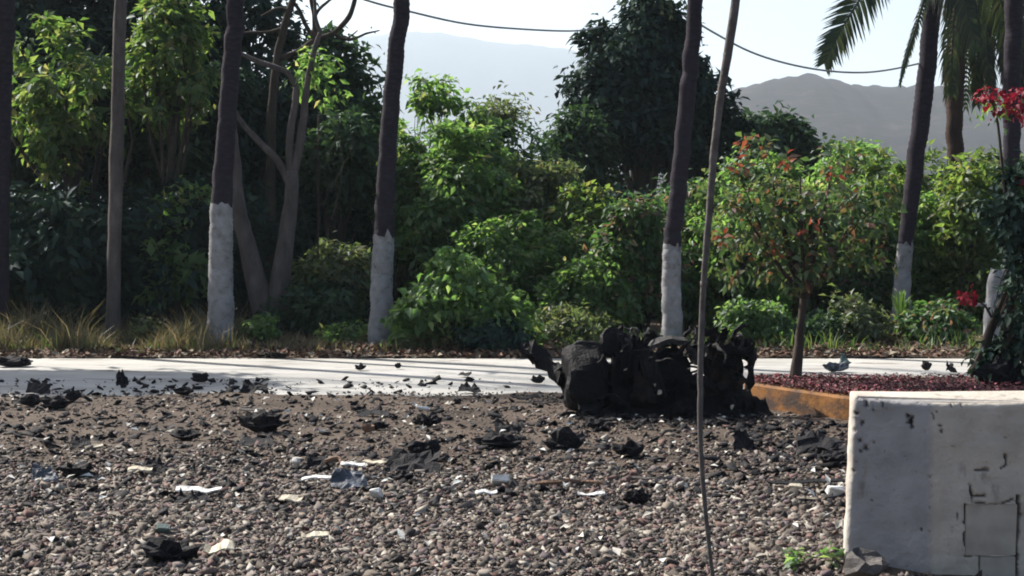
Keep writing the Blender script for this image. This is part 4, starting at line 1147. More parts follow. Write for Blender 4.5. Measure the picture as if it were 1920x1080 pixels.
for k, (z, ins) in enumerate(zip(zs, inset)):
    q = pp.copy()
    batter = 0.035 * np.clip((WT - z) / WT, 0, 1)
    bvec = np.zeros((NP, 2)); bvec[:, 0] = np.where(np.array(fid) == 3, -batter, 0)
    dlen = np.linalg.norm(pp - pp[i0], axis=1)
    bvec[:, 0] += np.where(np.array(fid) == 2, -batter * dlen / 0.35, 0)
    q += bvec
    dep = np.zeros(NP); wr = np.zeros(NP)
    fr = np.array([t == 1 for t in fid]); en = np.array([t == 2 for t in fid])
    # front
    P2 = np.stack([pp[:, 0], np.full(NP, z)], 1)
    for pl, w, d in front_cracks:
        pl = [wp(*c) for c in pl]
        dist = np.min([seg_dist(P2, pl[i], pl[i + 1]) for i in range(len(pl) - 1)], axis=0)
        wob = w * (0.62 + 0.95 * np.array([noise.noise(Vector((a * 16, z * 16, 1))) + 0.5 * noise.noise(Vector((a * 60, z * 60, 1))) for a in pp[:, 0]]))
        hit = np.clip(1 - dist / np.maximum(wob, 0.002), 0, 1)
        dep = np.where(fr, np.maximum(dep, d * np.minimum(1, hit * 2.2)), dep); wr = np.where(fr, np.maximum(wr, hit * 1.6), wr)
    E2 = np.stack([dlen, np.full(NP, z)], 1)
    for (c, w, d), sel, S in [(t, en, E2) for t in end_pits] + [(t, fr, P2) for t in front_pits]:
        c = ep(*c) if sel is en else wp(*c)
        dist = np.linalg.norm((S - c) * np.array([1.25, 0.8]), axis=1)
        wob = w * 1.15 * (0.9 + 0.9 * np.array([noise.noise(Vector((a * 90, z * 90, 4))) for a in S[:, 0]]))
        hit = np.clip(1 - dist / np.maximum(wob, 0.002), 0, 1)
        dep = np.where(sel, np.maximum(dep, d * np.minimum(1, hit * 2)), dep); wr = np.where(sel, np.maximum(wr, hit * 2.5), wr)
    ex = np.array([noise.fractal(Vector((a * 28, z * 28, 6.0)), 0.8, 2.0, 3) for a in dlen])
    el = np.exp(-np.maximum(0.333 - dlen, 0) / 0.035) * np.exp(-(WT - z) / 0.30) * 0.75 + np.exp(-(WT - z) / 0.018) * 0.55 + np.exp(-dlen / 0.012) * 0.28
    ch = np.clip((ex * 0.75 + el - 0.62) * 5, 0, 1)
    dep = np.where(en, np.maximum(dep, ch * 0.006), dep); wr = np.where(en, np.maximum(wr, ch * 0.85), wr)
    fx = np.array([noise.fractal(Vector((a * 26, z * 26, 2.0)), 0.8, 2.0, 3) for a in pp[:, 0]])
    fl = np.exp(-(WT - z) / 0.016) * 0.5 * np.exp(-pp[:, 0] / 0.25) + np.exp(-np.abs(pp[:, 0]) / 0.014) * 0.30
    ch = np.clip((fx * 0.75 + fl - 0.6) * 5, 0, 1)
    dep = np.where(fr, np.maximum(dep, ch * 0.005), dep); wr = np.where(fr, np.maximum(wr, ch * 0.8), wr)
    inb = fr & (pp[:, 0] > wp(1816, 0)[0]) & (pp[:, 0] < wp(1910, 0)[0]) & (z > wall_z(1043)) & (z < wall_z(949))
    dep = np.where(inb, np.maximum(dep, 0.03), dep)
    inb2 = fr & (pp[:, 0] > wp(1845, 0)[0]) & (pp[:, 0] < wp(1908, 0)[0]) & (z > wall_z(1120)) & (z < wall_z(1049))
    dep = np.where(inb2, np.maximum(dep, 0.03), dep); wr = np.where(inb | inb2, np.maximum(wr, 0.9), wr)
    lump = np.array([noise.fractal(Vector((a * 7, b * 7, z * 7)), 1.0, 2.0, 4) for a, b in pp]) * 0.006
    edge_chip = 0.0
    q -= nrm * (dep + ins - lump)[:, None]
    topw = 0.006 * np.array([noise.noise(Vector((a * 9, b * 9, 2))) for a, b in pp]) if k >= len(zs) - 4 else 0
    tilt = np.clip(pp[:, 1], 0, 1) * 0.12 if k >= len(zs) - 4 else 0
    V.append(np.concatenate([q, (np.full(NP, z) + topw + tilt)[:, None]], 1)); wear.append(np.clip(wr, 0, 1))
V = np.array(V); NZ = len(zs)
a = (np.arange(NZ - 1)[:, None] * NP + np.arange(NP)[None, :]); b = (np.arange(NZ - 1)[:, None] * NP + (np.arange(NP)[None, :] + 1) % NP)
faces = np.stack([a, b, b + NP, a + NP], -1).reshape(-1, 4).tolist()
faces.append(list(range((NZ - 1) * NP, NZ * NP)))
me = bpy.data.meshes.new("wall_body")
me.from_pydata(V.reshape(-1, 3).tolist(), [], faces)
bm = bmesh.new(); bm.from_mesh(me); bmesh.ops.recalc_face_normals(bm, faces=bm.faces[:]); bm.to_mesh(me); bm.free()
me.polygons.foreach_set("use_smooth", np.ones(len(me.polygons), dtype=bool))
at = me.attributes.new("wear", 'FLOAT', 'POINT'); at.data.foreach_set("value", np.array(wear, dtype=np.float32).ravel())
fa = me.attributes.new("endface_shade", 'FLOAT', 'POINT'); fa.data.foreach_set("value", np.tile(np.convolve(np.array([1.0 if t == 2 else 0.0 for t in fid]), np.ones(5) / 5, mode="same").astype(np.float32), NZ))
m, nt, bs = new_mat("old_white_paint")
tc = nt.nodes.new("ShaderNodeTexCoord")
n1 = nt.nodes.new("ShaderNodeTexNoise"); n1.inputs["Scale"].default_value = 5; n1.inputs["Detail"].default_value = 10
n2 = nt.nodes.new("ShaderNodeTexNoise"); n2.inputs["Scale"].default_value = 34; n2.inputs["Detail"].default_value = 8
nt.links.new(tc.outputs["Object"], n1.inputs["Vector"]); nt.links.new(tc.outputs["Object"], n2.inputs["Vector"])
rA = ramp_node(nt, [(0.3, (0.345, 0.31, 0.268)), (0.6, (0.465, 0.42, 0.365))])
rB = ramp_node(nt, [(0.3, (0.225, 0.22, 0.222)), (0.6, (0.31, 0.304, 0.308))])  # end face: shade painted in as a darker, cooler wall colour
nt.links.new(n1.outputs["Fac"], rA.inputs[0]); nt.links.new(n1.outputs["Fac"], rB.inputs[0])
ae = nt.nodes.new("ShaderNodeAttribute"); ae.attribute_name = "endface_shade"
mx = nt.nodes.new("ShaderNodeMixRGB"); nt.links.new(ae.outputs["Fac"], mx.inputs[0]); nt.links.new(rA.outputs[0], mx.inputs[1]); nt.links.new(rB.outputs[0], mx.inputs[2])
aw = nt.nodes.new("ShaderNodeAttribute"); aw.attribute_name = "wear"
sp = ramp_node(nt, [(0.0, (0, 0, 0)), (0.30, (0, 0, 0)), (0.36, (0, 0, 0)), (1.0, (0, 0, 0))])
mw = nt.nodes.new("ShaderNodeMixRGB"); mw.inputs[2].default_value = (0.055, 0.05, 0.048, 1)
nt.links.new(aw.outputs["Fac"], mw.inputs[0]); nt.links.new(mx.outputs[0], mw.inputs[1])
nt.links.new(mw.outputs[0], bs.inputs["Base Color"]); bs.inputs["Roughness"].default_value = 0.88; bs.inputs["Specular IOR Level"].default_value = 0.25
bp = nt.nodes.new("ShaderNodeBump"); bp.inputs["Strength"].default_value = 0.6; bp.inputs["Distance"].default_value = 0.010
nt.links.new(n2.outputs["Fac"], bp.inputs["Height"]); nt.links.new(bp.outputs[0], bs.inputs["Normal"])
M['wall'] = m
add_stain(m, 9.0, (1, 1, 0.35), 0.60, 0.74, (0.16, 0.145, 0.13), 2.0)
add_stain(m, 40.0, (1, 1, 1), 0.66, 0.72, (0.10, 0.095, 0.09), 5.0)
add_mud(m, 0.10)
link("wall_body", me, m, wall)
m2, nt, bs = new_mat("block_face")
tc = nt.nodes.new("ShaderNodeTexCoord"); n1 = nt.nodes.new("ShaderNodeTexNoise"); n1.inputs["Scale"].default_value = 9; n1.inputs["Detail"].default_value = 10
nt.links.new(tc.outputs["Object"], n1.inputs["Vector"]); rr_ = ramp_node(nt, [(0.3, (0.29, 0.255, 0.215)), (0.6, (0.39, 0.35, 0.30))]); nt.links.new(n1.outputs["Fac"], rr_.inputs[0]); nt.links.new(rr_.outputs[0], bs.inputs["Base Color"]); bs.inputs["Roughness"].default_value = 0.9
for (x0, y0, x1, y1) in [(1814.5, 947.5, 1911.5, 1044.5), (1843.5, 1047.5, 1909.5, 1118)]:
    A_, B_ = wp(x0, y1), wp(x1, y0)
    mb = MB(); mb.box(((A_[0] + B_[0]) / 2, 0.030, (A_[1] + B_[1]) / 2), (B_[0] - A_[0], 0.056, B_[1] - A_[1]), None, 0.004)
    mb.build("block", m2, wall, crumple=0.004, scale=18, seed=x0 * 0.01)

# lump of broken mortar at the wall's foot
mb = MB()
mb.lathe([(0.0, -0.035), (0.075, -0.03), (0.085, 0.02), (0.06, 0.05), (0.035, 0.035), (0.0, 0.03)], (0, 0, 0), (0.15, -0.35, 1), 14)
o = mb.build("mortar_lump", M['pole'], None, crumple=0.03, scale=14, seed=3)
g = gnd(1622, 1062, 0.14); o.location = (g.x, g.y, 0.14)
tag(o, "round grey lump of broken mortar against the foot of the white wall", "rubble lump")

# ------------------------------------------------------------------ thin bent pole
D = 6.2
pp_ = pxp([(1400, -330), (1392, -120), (1380, 0), (1349, 200), (1329, 400), (1316, 600), (1313, 760), (1317, 900), (1336, 1075)], D)
end = Vector((pt(1352, 1240, D).x, D, -0.02))
mb = MB(); path = smooth_path(pp_ + [end], 60)
b0 = Vector((end.x, D, 0))
mb.tube([p - b0 for p in path], [q * D / F_PX for q in lerp_list([10, 9.5, 9, 8, 6.6, 6, 5.8, 4.6, 4.3, 4.3], 60)], 10)
pole = empty("bent_pole", b0, "thin bent grey pole slanting across the view in front of the burnt wreck", "pole")
mb.build("shaft", M['pole'], pole, smooth=True, crumple=0.004, scale=8)
for k in (17, 31):
    mb = MB(); mb.tube([path[k] - b0 + Vector((0, 0, 0.012)), path[k] - b0 - Vector((0, 0, 0.012))], (7.5 if k < 20 else 6.4) * D / F_PX * 1.1, 10)
    mb.build("joint", M['pole'], pole, smooth=True)

# ------------------------------------------------------------------ overhead wires
def wire(label, pts_, r_):
    P = [pt(a, b, c) for a, b, c in pts_]
    mb = MB(); mid = P[len(P) // 2]
    mb.tube([p - mid for p in smooth_path(P, 40)], r_, 6)
    o = mb.build("overhead_wire", M['wire'], None, smooth=True)
    o.location = mid
    return tag(o, label, "wire", "overhead wires between the trees")


wire("sagging overhead wire in front of the pale mountain, ending in the big dark tree", [(440, -120, 24), (560, -50, 24.6), (680, -2, 25.2), (770, 22, 25.8), (870, 44, 26.8), (970, 54, 28), (1075, 58, 30), (1130, 50, 32)], 0.017)
wire("sagging overhead wire above the dry hill, strung between two palms", [(1300, 38, 21.9), (1340, 62, 22.1), (1400, 94, 22.4), (1460, 115, 22.8), (1530, 130, 23.1), (1600, 136, 23.5), (1660, 132, 23.8), (1738, 116, 24)], 0.014)

# ------------------------------------------------------------------ burnt wreck
WD = 13.45
WS = WD / F_PX
wb = Vector(((1240 - 960) * WS, WD, 0.0))
wreck = empty("burnt_wreck", wb, "charred black vehicle wreck lying in a heap on the gravel", "wreck")


def w(px, py, dy=0.0):
    p = pt(px, py, WD + dy) - wb
    return p


def wpart(mb, name, crumple=0.02, scale=7, seed=1.0, mat=None, smooth=False):
    return mb.build(name, mat or M['char'], wreck, smooth=name in ('hub',), crumple=crumple * 1.9, scale=scale * 1.25, seed=seed)


# tyre carcass seen on its tread
c = w(1096, 708)
mb = MB(); mb.lathe([(0.10, -0.165), (0.2, -0.175), (0.245, -0.155), (0.272, -0.12), (0.285, -0.07), (0.29, 0.0), (0.285, 0.07), (0.27, 0.12), (0.24, 0.155), (0.19, 0.17), (0.10, 0.165)], c, (1, 0.12, 0.05), 36)
wpart(mb, "tyre", 0.022, 5, 1, smooth=True)
mb = MB(); mb.lathe([(0.09, -0.02), (0.12, 0.0), (0.12, 0.06), (0.05, 0.09)], c + Vector((0.17, 0, 0)), (1, 0.12, 0.05), 18)
wpart(mb, "hub", 0.008, 9, 2)
mb = MB(); mb.tube(smooth_path([w(1068, 652, -0.05), w(1090, 643, -0.05), w(1118, 646, -0.02), w(1130, 656, 0)], 10), 0.02, 8)
wpart(mb, "rim_edge", 0.012, 9, 3, M['char_ash'], True)
mb = MB(); mb.tube([w(1100, 712), w(1180, 722, 0.05), w(1290, 716, 0.05), w(1345, 720, 0)], 0.04, 10); mb.lathe([(0.05, -0.08), (0.11, -0.05), (0.12, 0.05), (0.05, 0.08)], w(1215, 722, 0.05), (1, 0, 0), 14)
wpart(mb, "axle", 0.015, 8, 4)
# engine
mb = MB(); mb.box(w(1180, 712, 0.05), (0.34, 0.40, 0.42), Matrix.Rotation(0.12, 3, 'Y'), 0.02)
for i in range(5): mb.box(w(1150 + i * 15, 700, -0.17), (0.022, 0.05, 0.32), Matrix.Rotation(0.12, 3, 'Y'))
wpart(mb, "engine_block", 0.03, 6, 5)
mb = MB(); mb.box(w(1185, 664, 0.02), (0.30, 0.30, 0.10), Matrix.Rotation(-0.1, 3, 'Y'), 0.02)
for i in range(4): mb.lathe([(0.022, 0), (0.028, 0.03), (0.018, 0.09), (0.01, 0.1)], w(1158 + i * 18, 652, 0.0), (0.1, 0, 1), 8)
wpart(mb, "cylinder_head", 0.02, 7, 6)
mb = MB(); mb.lathe([(0.03, -0.05), (0.12, -0.045), (0.128, 0.0), (0.12, 0.045), (0.05, 0.06)], w(1150, 643, -0.06), (0.25, -0.9, 0.2), 20)
wpart(mb, "air_filter", 0.018, 9, 7)
mb = MB(); mb.lathe([(0.02, -0.03), (0.075, -0.03), (0.055, 0), (0.075, 0.03), (0.02, 0.035)], w(1160, 742, -0.2), (0.1, -1, 0), 16)
wpart(mb, "pulley", 0.008, 9, 8)
mb = MB()
for k in range(4):
    mb.tube(smooth_path([w(1200 + k * 9, 665, -0.12), w(1206 + k * 9, 690 + k * 3, -0.24), w(1222 + k * 6, 720 + k * 4, -0.25), w(1240 + k * 3, 745, -0.2)], 8), 0.024, 8)
wpart(mb, "exhaust_manifold", 0.012, 8, 9, smooth=True)
# round wheel arch with ash on its upper edge
c = w(1256, 690, -0.05)
arch = [c + Vector((0.215 * math.cos(t), 0.03 * math.sin(3 * t), 0.235 * math.sin(t))) for t in np.linspace(0.12, math.pi * 1.02, 20)]
V, Fc = [], []
for i, p in enumerate(arch):
    o_ = (p - c).normalized()
    V += [p + o_ * 0.02 + Vector((0, -0.10, 0)), p + o_ * 0.035 + Vector((0, -0.02, 0)), p + o_ * 0.02 + Vector((0, 0.13, 0)), p - o_ * 0.02 + Vector((0, 0.13, 0)), p - o_ * 0.02 + Vector((0, -0.10, 0))]
for i in range(len(arch) - 1):
    for k in range(5):
        a0, b_ = i * 5 + k, i * 5 + (k + 1) % 5
        Fc.append((a0, b_, b_ + 5, a0 + 5))
wpart(MB().add(V, Fc), "wheel_arch", 0.016, 8, 10, M['char_ash'])
mb = MB(); mb.lathe([(0.03, -0.09), (0.15, -0.08), (0.175, -0.03), (0.175, 0.06), (0.1, 0.09)], c + Vector((0.0, 0.05, -0.02)), (0.1, -1, 0.1), 22)
wpart(mb, "brake_drum", 0.012, 8, 11)
mb = MB()
hel = [w(1298, 740, 0.02) + Vector((0.05 * math.cos(t), 0.05 * math.sin(t), t * 0.0115)) for t in np.linspace(0, 2 * math.pi * 5, 70)]
mb.tube(hel, 0.010, 6)
wpart(mb, "spring", 0.006, 6, 12, smooth=True)
# upright radiator frame with torn upper edge
mb = MB()
for a_, b_, s_ in [((1322, 648), (1322, 790), 0.03), ((1408, 652), (1404, 730), 0.03), ((1322, 655), (1408, 660), 0.03), ((1322, 735), (1405, 735), 0.025)]:
    mb.tube(smooth_path([w(*a_), (w(*a_) + w(*b_)) / 2 + Vector((0.01, -0.02, 0.01)), w(*b_)], 6), s_, 6)
wpart(mb, "radiator_frame", 0.018, 7, 13)


def sheet(corners, nx_, ny_, th, bulge, seed):
    """crumpled sheet between four corners with a torn upper edge"""
    A, B, C_, Dd = corners
    top, bot = [], []
    for j in range(ny_ + 1):
        for i in range(nx_ + 1):
            s, t = i / nx_, j / ny_
            p = (A * (1 - s) + B * s) * (1 - t) + (Dd * (1 - s) + C_ * s) * t
            q = p * 9 + Vector((seed, seed * 2, 0))
            p = p + Vector((0.4 * noise.noise(q), noise.noise(q + Vector((7, 0, 0))), 0.4 * noise.noise(q + Vector((0, 7, 0))))) * bulge
            if j == ny_: p = p + Vector((0, 0, 0.07 * noise.noise(Vector((i * 1.3, seed, 0)))))
            top.append(p); bot.append(p + Vector((0.002, th, 0.002)))
    mb = MB(); W_ = nx_ + 1; n_ = len(top)
    f_ = []
    for j in range(ny_):
        for i in range(nx_):
            a0 = j * W_ + i
            f_.append((a0, a0 + 1, a0 + 1 + W_, a0 + W_)); f_.append((a0 + n_, a0 + W_ + n_, a0 + 1 + W_ + n_, a0 + 1 + n_))
    bd = [i for i in range(W_)] + [j * W_ + nx_ for j in range(1, ny_ + 1)] + [ny_ * W_ + i for i in range(nx_ - 1, -1, -1)] + [j * W_ for j in range(ny_ - 1, 0, -1)]
    for k in range(len(bd)):
        a0, b_ = bd[k], bd[(k + 1) % len(bd)]
        f_.append((a0, a0 + n_, b_ + n_, b_))
    return mb.add(top + bot, f_)


wpart(sheet((w(1318, 800, -0.05), w(1385, 792, -0.1), w(1400, 650, 0), w(1318, 642, 0.05)), 9, 12, 0.02, 0.06, 3), "radiator_panel", 0.012, 9, 14)
wpart(sheet((w(1075, 785, -0.22), w(1330, 796, -0.25), w(1320, 730, -0.05), w(1100, 735, -0.05)), 22, 6, 0.02, 0.09, 5), "floor_pan", 0.02, 8, 15)
wpart(sheet((w(1210, 790, -0.2), w(1420, 802, -0.25), w(1412, 735, -0.1), w(1290, 700, -0.15)), 16, 8, 0.02, 0.10, 8), "door_skin", 0.02, 8, 16)
wpart(sheet((w(1395, 800, -0.15), w(1475, 805, 0.0), w(1440, 755, 0.05), w(1398, 728, 0.0)), 8, 6, 0.02, 0.08, 9), "fender", 0.02, 8, 17)
wpart(sheet((w(1140, 720, 0.15), w(1300, 715, 0.2), w(1285, 668, 0.2), w(1205, 660, 0.2)), 20, 8, 0.02, 0.10, 12), "bulkhead", 0.02, 8, 18)
wpart(sheet((w(1120, 790, 0.2), w(1400, 795, 0.25), w(1360, 735, 0.25), w(1130, 735, 0.2)), 20, 8, 0.02, 0.12, 13), "rear_panel", 0.02, 8, 19)
mb = MB(); mb.box(w(1260, 755, 0.05), (0.55, 0.34, 0.16), Matrix.Rotation(0.05, 3, 'Y'), 0.03); mb.box(w(1345, 728, 0.1), (0.20, 0.25, 0.22), Matrix.Rotation(-0.35, 3, 'Y'), 0.03)
wpart(mb, "gearbox", 0.045, 6, 20)
# torn bits on the top
for k, (pts_, r0) in enumerate([([(1126, 660), (1132, 632), (1140, 618), (1156, 614)], 0.014), ([(1168, 655), (1178, 628), (1188, 614), (1196, 620), (1194, 640)], 0.010), ([(1200, 668), (1204, 640), (1212, 622), (1224, 620), (1230, 634)], 0.012),
                                ([(1330, 652), (1340, 636), (1352, 630), (1364, 634)], 0.018), ([(1366, 656), (1374, 634), (1386, 628), (1394, 640), (1388, 656)], 0.014), ([(1396, 665), (1412, 645), (1406, 635)], 0.014), ([(1398, 690), (1414, 676), (1408, 664)], 0.014),
                                ([(1172, 672), (1168, 650), (1180, 640)], 0.02), ([(1284, 668), (1300, 650), (1312, 648)], 0.016), ([(1380, 700), (1402, 715), (1410, 740)], 0.012)]):
    mb = MB(); P = [w(a_, b_, 0.06 * math.sin(k * 1.9 + i)) for i, (a_, b_) in enumerate(pts_)]
    mb.tube(smooth_path(P, 12), lerp_list([r0 * 1.3, r0, r0 * 0.7], 12), 7)
    wpart(mb, ["pipe", "hose", "bracket"][k % 3], 0.012, 14, 21 + k, M['char_ash'] if k in (1, 4) else None)
for k, (a_, b_, sx, sz_, yw) in enumerate([(1145, 632, .12, .10, .1), (1185, 645, .14, .12, .1), (1345, 650, .17, .10, .08), (1388, 652, .14, .12, .1), (1404, 668, .09, .08, .1), (1228, 640, .12, .09, .15), (1300, 770, .3, .14, -.1), (1375, 778, .26, .12, -.05), (1130, 765, .22, .12, -.1), (1220, 775, .3, .1, -.15), (1345, 700, .15, .13, .0)]):
    mb = MB(); mb.box(w(a_, b_, yw), (sx, 0.16, sz_), Matrix.Rotation(k * 0.7, 3, 'Y'), 0.012)
    wpart(mb, "crushed_casing", 0.05, 9, 40 + k, M['char_rust'] if k % 4 == 2 else None)
# torn strips, rods and cables through the heap
rw = np.random.default_rng(77)
tr_ = []
for k in range(54):
    a_ = 1120 + rw.random() * 300; b_ = 640 + rw.random() * 140 if k % 3 else 632 + rw.random() * 26
    dy_ = -0.30 + 0.35 * rw.random() if k % 3 else -0.1 + 0.3 * rw.random()
    P = [w(a_, b_, dy_)]
    d_ = Vector((rw.normal(), rw.normal() * 0.4, rw.normal() * 0.7 + (0.5 if k % 3 == 0 else 0.0))).normalized()
    for q in range(4):
        d_ = (d_ + Vector(rw.normal(size=3)) * 0.55).normalized()
        nx_ = P[-1] + d_ * (0.035 + 0.05 * rw.random()) * (0.75 if k % 3 == 0 else 1.3)
        nx_.z = min(max(nx_.z, 0.02), 0.78)
        P.append(nx_)
    r0 = 0.007 + 0.014 * rw.random()
    mb = MB()
    if k % 2:
        mb.tube(smooth_path(P, 10), lerp_list([r0, r0 * 1.1, r0 * 0.5], 10), 6)
        wpart(mb, ["twisted_rod", "cable", "pipe"][k % 3], 0.006, 16, 100 + k, M['char_ash'] if k % 9 == 0 else None)
    else:
        wd = 0.025 + 0.05 * rw.random(); V_, F_ = [], []
        sp = smooth_path(P, 8); u_ = Vector(rw.normal(size=3)).normalized()
        for q, p in enumerate(sp):
            u_ = (u_ + Vector(rw.normal(size=3)) * 0.2).normalized()
            h_ = wd * (1 - 0.5 * q / 8)
            V_ += [p - u_ * h_, p + u_ * h_, p + u_ * h_ + Vector((0.006, 0.006, 0.004)), p - u_ * h_ + Vector((0.006, 0.006, 0.004))]
        for q in range(8):
            for e in range(4):
                a0, b0_ = q * 4 + e, q * 4 + (e + 1) % 4
                F_.append((a0, b0_, b0_ + 4, a0 + 4))
        F_ += [(3, 2, 1, 0), (32, 33, 34, 35)]
        wpart(MB().add(V_, F_), "torn_strip", 0.012, 14, 100 + k, M['char_ash'] if k % 8 == 0 else None)
for k, (cs_, dd_) in enumerate([(((1078, 772), (1140, 785), (1128, 728), (1092, 738)), -0.34), (((1190, 745), (1236, 752), (1222, 690), (1196, 682)), -0.30), (((1262, 775), (1318, 785), (1306, 730), (1276, 722)), -0.34), (((1340, 735), (1396, 728), (1384, 672), (1348, 680)), -0.16)]):
    wpart(sheet(tuple(w(a_, b_, dd_ if q < 2 else dd_ + 0.16) for q, (a_, b_) in enumerate(cs_)), 9, 8, 0.010, 0.14, 20 + k), "torn_sheet", 0.025, 12, 160 + k, M['char_rust'] if k in (1, 3) else None)
for k, (a_, b_) in enumerate([(1075, 655), (1108, 648), (1128, 640), (1150, 618), (1172, 640), (1215, 635), (1240, 640), (1270, 645), (1300, 650), (1325, 645), (1345, 632), (1362, 640), (1380, 636), (1400, 652)]):
    h_ = 0.05 + 0.10 * rw.random(); p0 = w(a_, b_ + 12, -0.05 + 0.15 * rw.random())
    V_ = [p0 + Vector((-0.05, 0, -0.03)), p0 + Vector((0.05, 0.01, -0.03)), p0 + Vector((0.04 * rw.normal(), 0.02, h_)), p0 + Vector((-0.05, 0.02, -0.03)), p0 + Vector((0.05, 0.03, -0.03)), p0 + Vector((0.04 * rw.normal(), 0.035, h_ * 0.9))]
    wpart(MB().add(V_, [(0, 1, 2), (5, 4, 3), (0, 3, 4, 1), (1, 4, 5, 2), (2, 5, 3, 0)]), "metal_shard", 0.015, 20, 180 + k, M['char_ash'] if k % 5 == 1 else None)
# a few pale flecks put in as bright highlights in the heap
for k, (a_, b_, s_) in enumerate([(1237, 736, 0.017), (1291, 691, 0.013), (1228, 722, 0.012), (1372, 764, 0.016)]):
    mb = MB(); mb.box(w(a_, b_, -0.30), (s_ * 1.6, s_, s_ * 1.3), Matrix.Rotation(0.7 * k, 3, 'Y'), 0.003)
    wpart(mb, "highlight_fleck", 0.012, 30, 60 + k, M['scrap_cream'])
# bent beam that sticks out
mb = MB()
beam = smooth_path([w(1062, 712, 0.1), w(1035, 692, 0.2), w(1008, 664, 0.3), w(985, 645, 0.4)], 10)
mb.tube(beam, lerp_list([0.085, 0.075, 0.06, 0.04], 10), 6)
mb.tube(smooth_path([w(1020, 676, 0.25), w(1000, 668, 0.2), w(975, 655, 0.25)], 6), 0.03, 6)
wpart(mb, "bent_beam", 0.03, 9, 70)
mb = MB()
for i in range(6):
    a_ = 1375 + i * 9
    mb.tube(smooth_path([w(a_, 800 - i * 3, -0.3), w(a_ + 12, 820 + 4 * math.sin(i), -0.4), w(a_ + 20 + i * 3, 806 + i * 2, -0.35), w(a_ + 44, 818, -0.2)], 8), 0.011, 6)
wpart(mb, "burnt_cable", 0.015, 9, 71)

def child_of(parent_name, names):
    par = next(o for o in wreck.children if o.name.split('.')[0] == parent_name)
    for o in list(wreck.children):
        if o.name.split('.')[0] in names: o.parent = par


child_of("tyre", ("hub", "rim_edge")); child_of("engine_block", ("cylinder_head", "air_filter", "pulley", "exhaust_manifold")); child_of("wheel_arch", ("brake_drum",)); child_of("radiator_frame", ("radiator_panel",))

# ------------------------------------------------------------------ debris
def scrap(label, px, py, wpx, hpx, mat, kind='sheet', seed=1, cat='scrap', rot=None, z=None, name=None):
    """a torn piece lying at the pixel's ground spot; width and height in photo pixels give its real size"""
    g_ = gnd(px, py)
    zz_ = float(zlot(g_.x, g_.y)) if g_.y < 15.4 else 0.014
    if z is not None: zz_ = z
    m_ = g_.y / F_PX
    W_, H_ = wpx * m_, hpx * m_ * (1.3 if kind in ('lump', 'sheet') else 1.0)
    r = np.random.default_rng(seed * 13 + 5)
    loc = Vector((g_.x, g_.y, zz_ + 0.012))
    Dp = max(0.05, W_ * (0.45 + 0.3 * r.random()))
    if kind == 'sheet':        # crumpled sheet, partly lifted
        top = []
        nx_, ny_ = 7, 5
        A, B = Vector((-W_ / 2, -Dp / 2, 0)), Vector((W_ / 2, -Dp / 2, 0))
        C_, D_ = Vector((W_ / 2 * 0.8, Dp / 2, H_ * 0.7)), Vector((-W_ / 2 * 0.7, Dp / 2, H_))
        mb = sheet((A, B, C_, D_), nx_, ny_, 0.008, min(0.06, H_ * 0.6), seed * 1.7)
        o = mb.build(name or 'scrap_sheet', mat, None, crumple=min(0.03, H_ * 0.3), scale=18, seed=seed)
    elif kind == 'lump':
        bm = bmesh.new(); bmesh.ops.create_icosphere(bm, subdivisions=3, radius=1)
        for v_ in bm.verts:
            d = v_.co.normalized()
            k = 1 + 0.6 * noise.noise(d * 1.9 + Vector((seed * 3.3, 0, 0))) + 0.3 * noise.noise(d * 6 + Vector((0, seed * 2.1, 0)))
            v_.co = Vector((d.x * W_ / 2 * k, d.y * Dp * 0.5 * k, max(-0.01, (d.z * 0.5 + 0.4) * H_ * k * 0.9)))
        me_ = bpy.data.meshes.new(name or 'charred_lump'); bm.to_mesh(me_); bm.free()
        o = link(name or 'charred_lump', me_, mat)
    elif kind == 'strip':      # thin curved strip
        n_ = 10
        mb = MB()
        V_, F_ = [], []
        for i in range(n_ + 1):
            t = i / n_ - 0.5
            zc = H_ * (0.25 + 0.55 * abs(math.sin(t * 3 + seed))) + 0.01
            yc_ = 0.25 * W_ * t * (r.random() * 0.3 + 0.2) + 0.03 * noise.noise(Vector((t * 4, seed, 0)))
            hw = max(0.012, H_ * 0.9) * (1 - 1.2 * abs(t) ** 2) * 0.9
            V_ += [Vector((t * W_, yc_ - hw, zc * 0.6)), Vector((t * W_, yc_ + hw, zc)), Vector((t * W_, yc_ + hw, zc + 0.007)), Vector((t * W_, yc_ - hw, zc * 0.6 + 0.007))]
        for i in range(n_):
            for k in range(4):
                a0, b_ = i * 4 + k, i * 4 + (k + 1) % 4
                F_.append((a0, b_, b_ + 4, a0 + 4))
        F_ += [(3, 2, 1, 0), (n_ * 4, n_ * 4 + 1, n_ * 4 + 2, n_ * 4 + 3)]
        mb.add(V_, F_)
        o = mb.build(name or 'scrap_strip', mat, None, crumple=0.008, scale=20, seed=seed)
    elif kind == 'stick':
        mb = MB(); P = [Vector((-W_ / 2, 0.04, 0.0)), Vector((-W_ / 6, -0.02, H_ * 0.4)), Vector((W_ / 5, 0.02, H_ * 0.5)), Vector((W_ / 2, -0.03, 0.01))]
        mb.tube(smooth_path(P, 12), lerp_list([0.014, 0.016, 0.008], 12), 6)
        o = mb.build(name or 'stick', mat, None, crumple=0.01, scale=12, seed=seed)
    else:                      # chip: bent plate standing on edge
        mb = MB(); mb.box((0, 0, H_ * 0.45), (W_, 0.035, H_), Matrix.Rotation(0.5 + r.random() * 0.5, 3, 'X'), 0.005)
        o = mb.build(name or 'chip', mat, None, crumple=min(0.02, W_ * 0.2), scale=25, seed=seed)
    o.location = loc
    o.rotation_euler = (0, 0, rot if rot is not None else r.normal() * 0.25)
    return tag(o, label, cat)


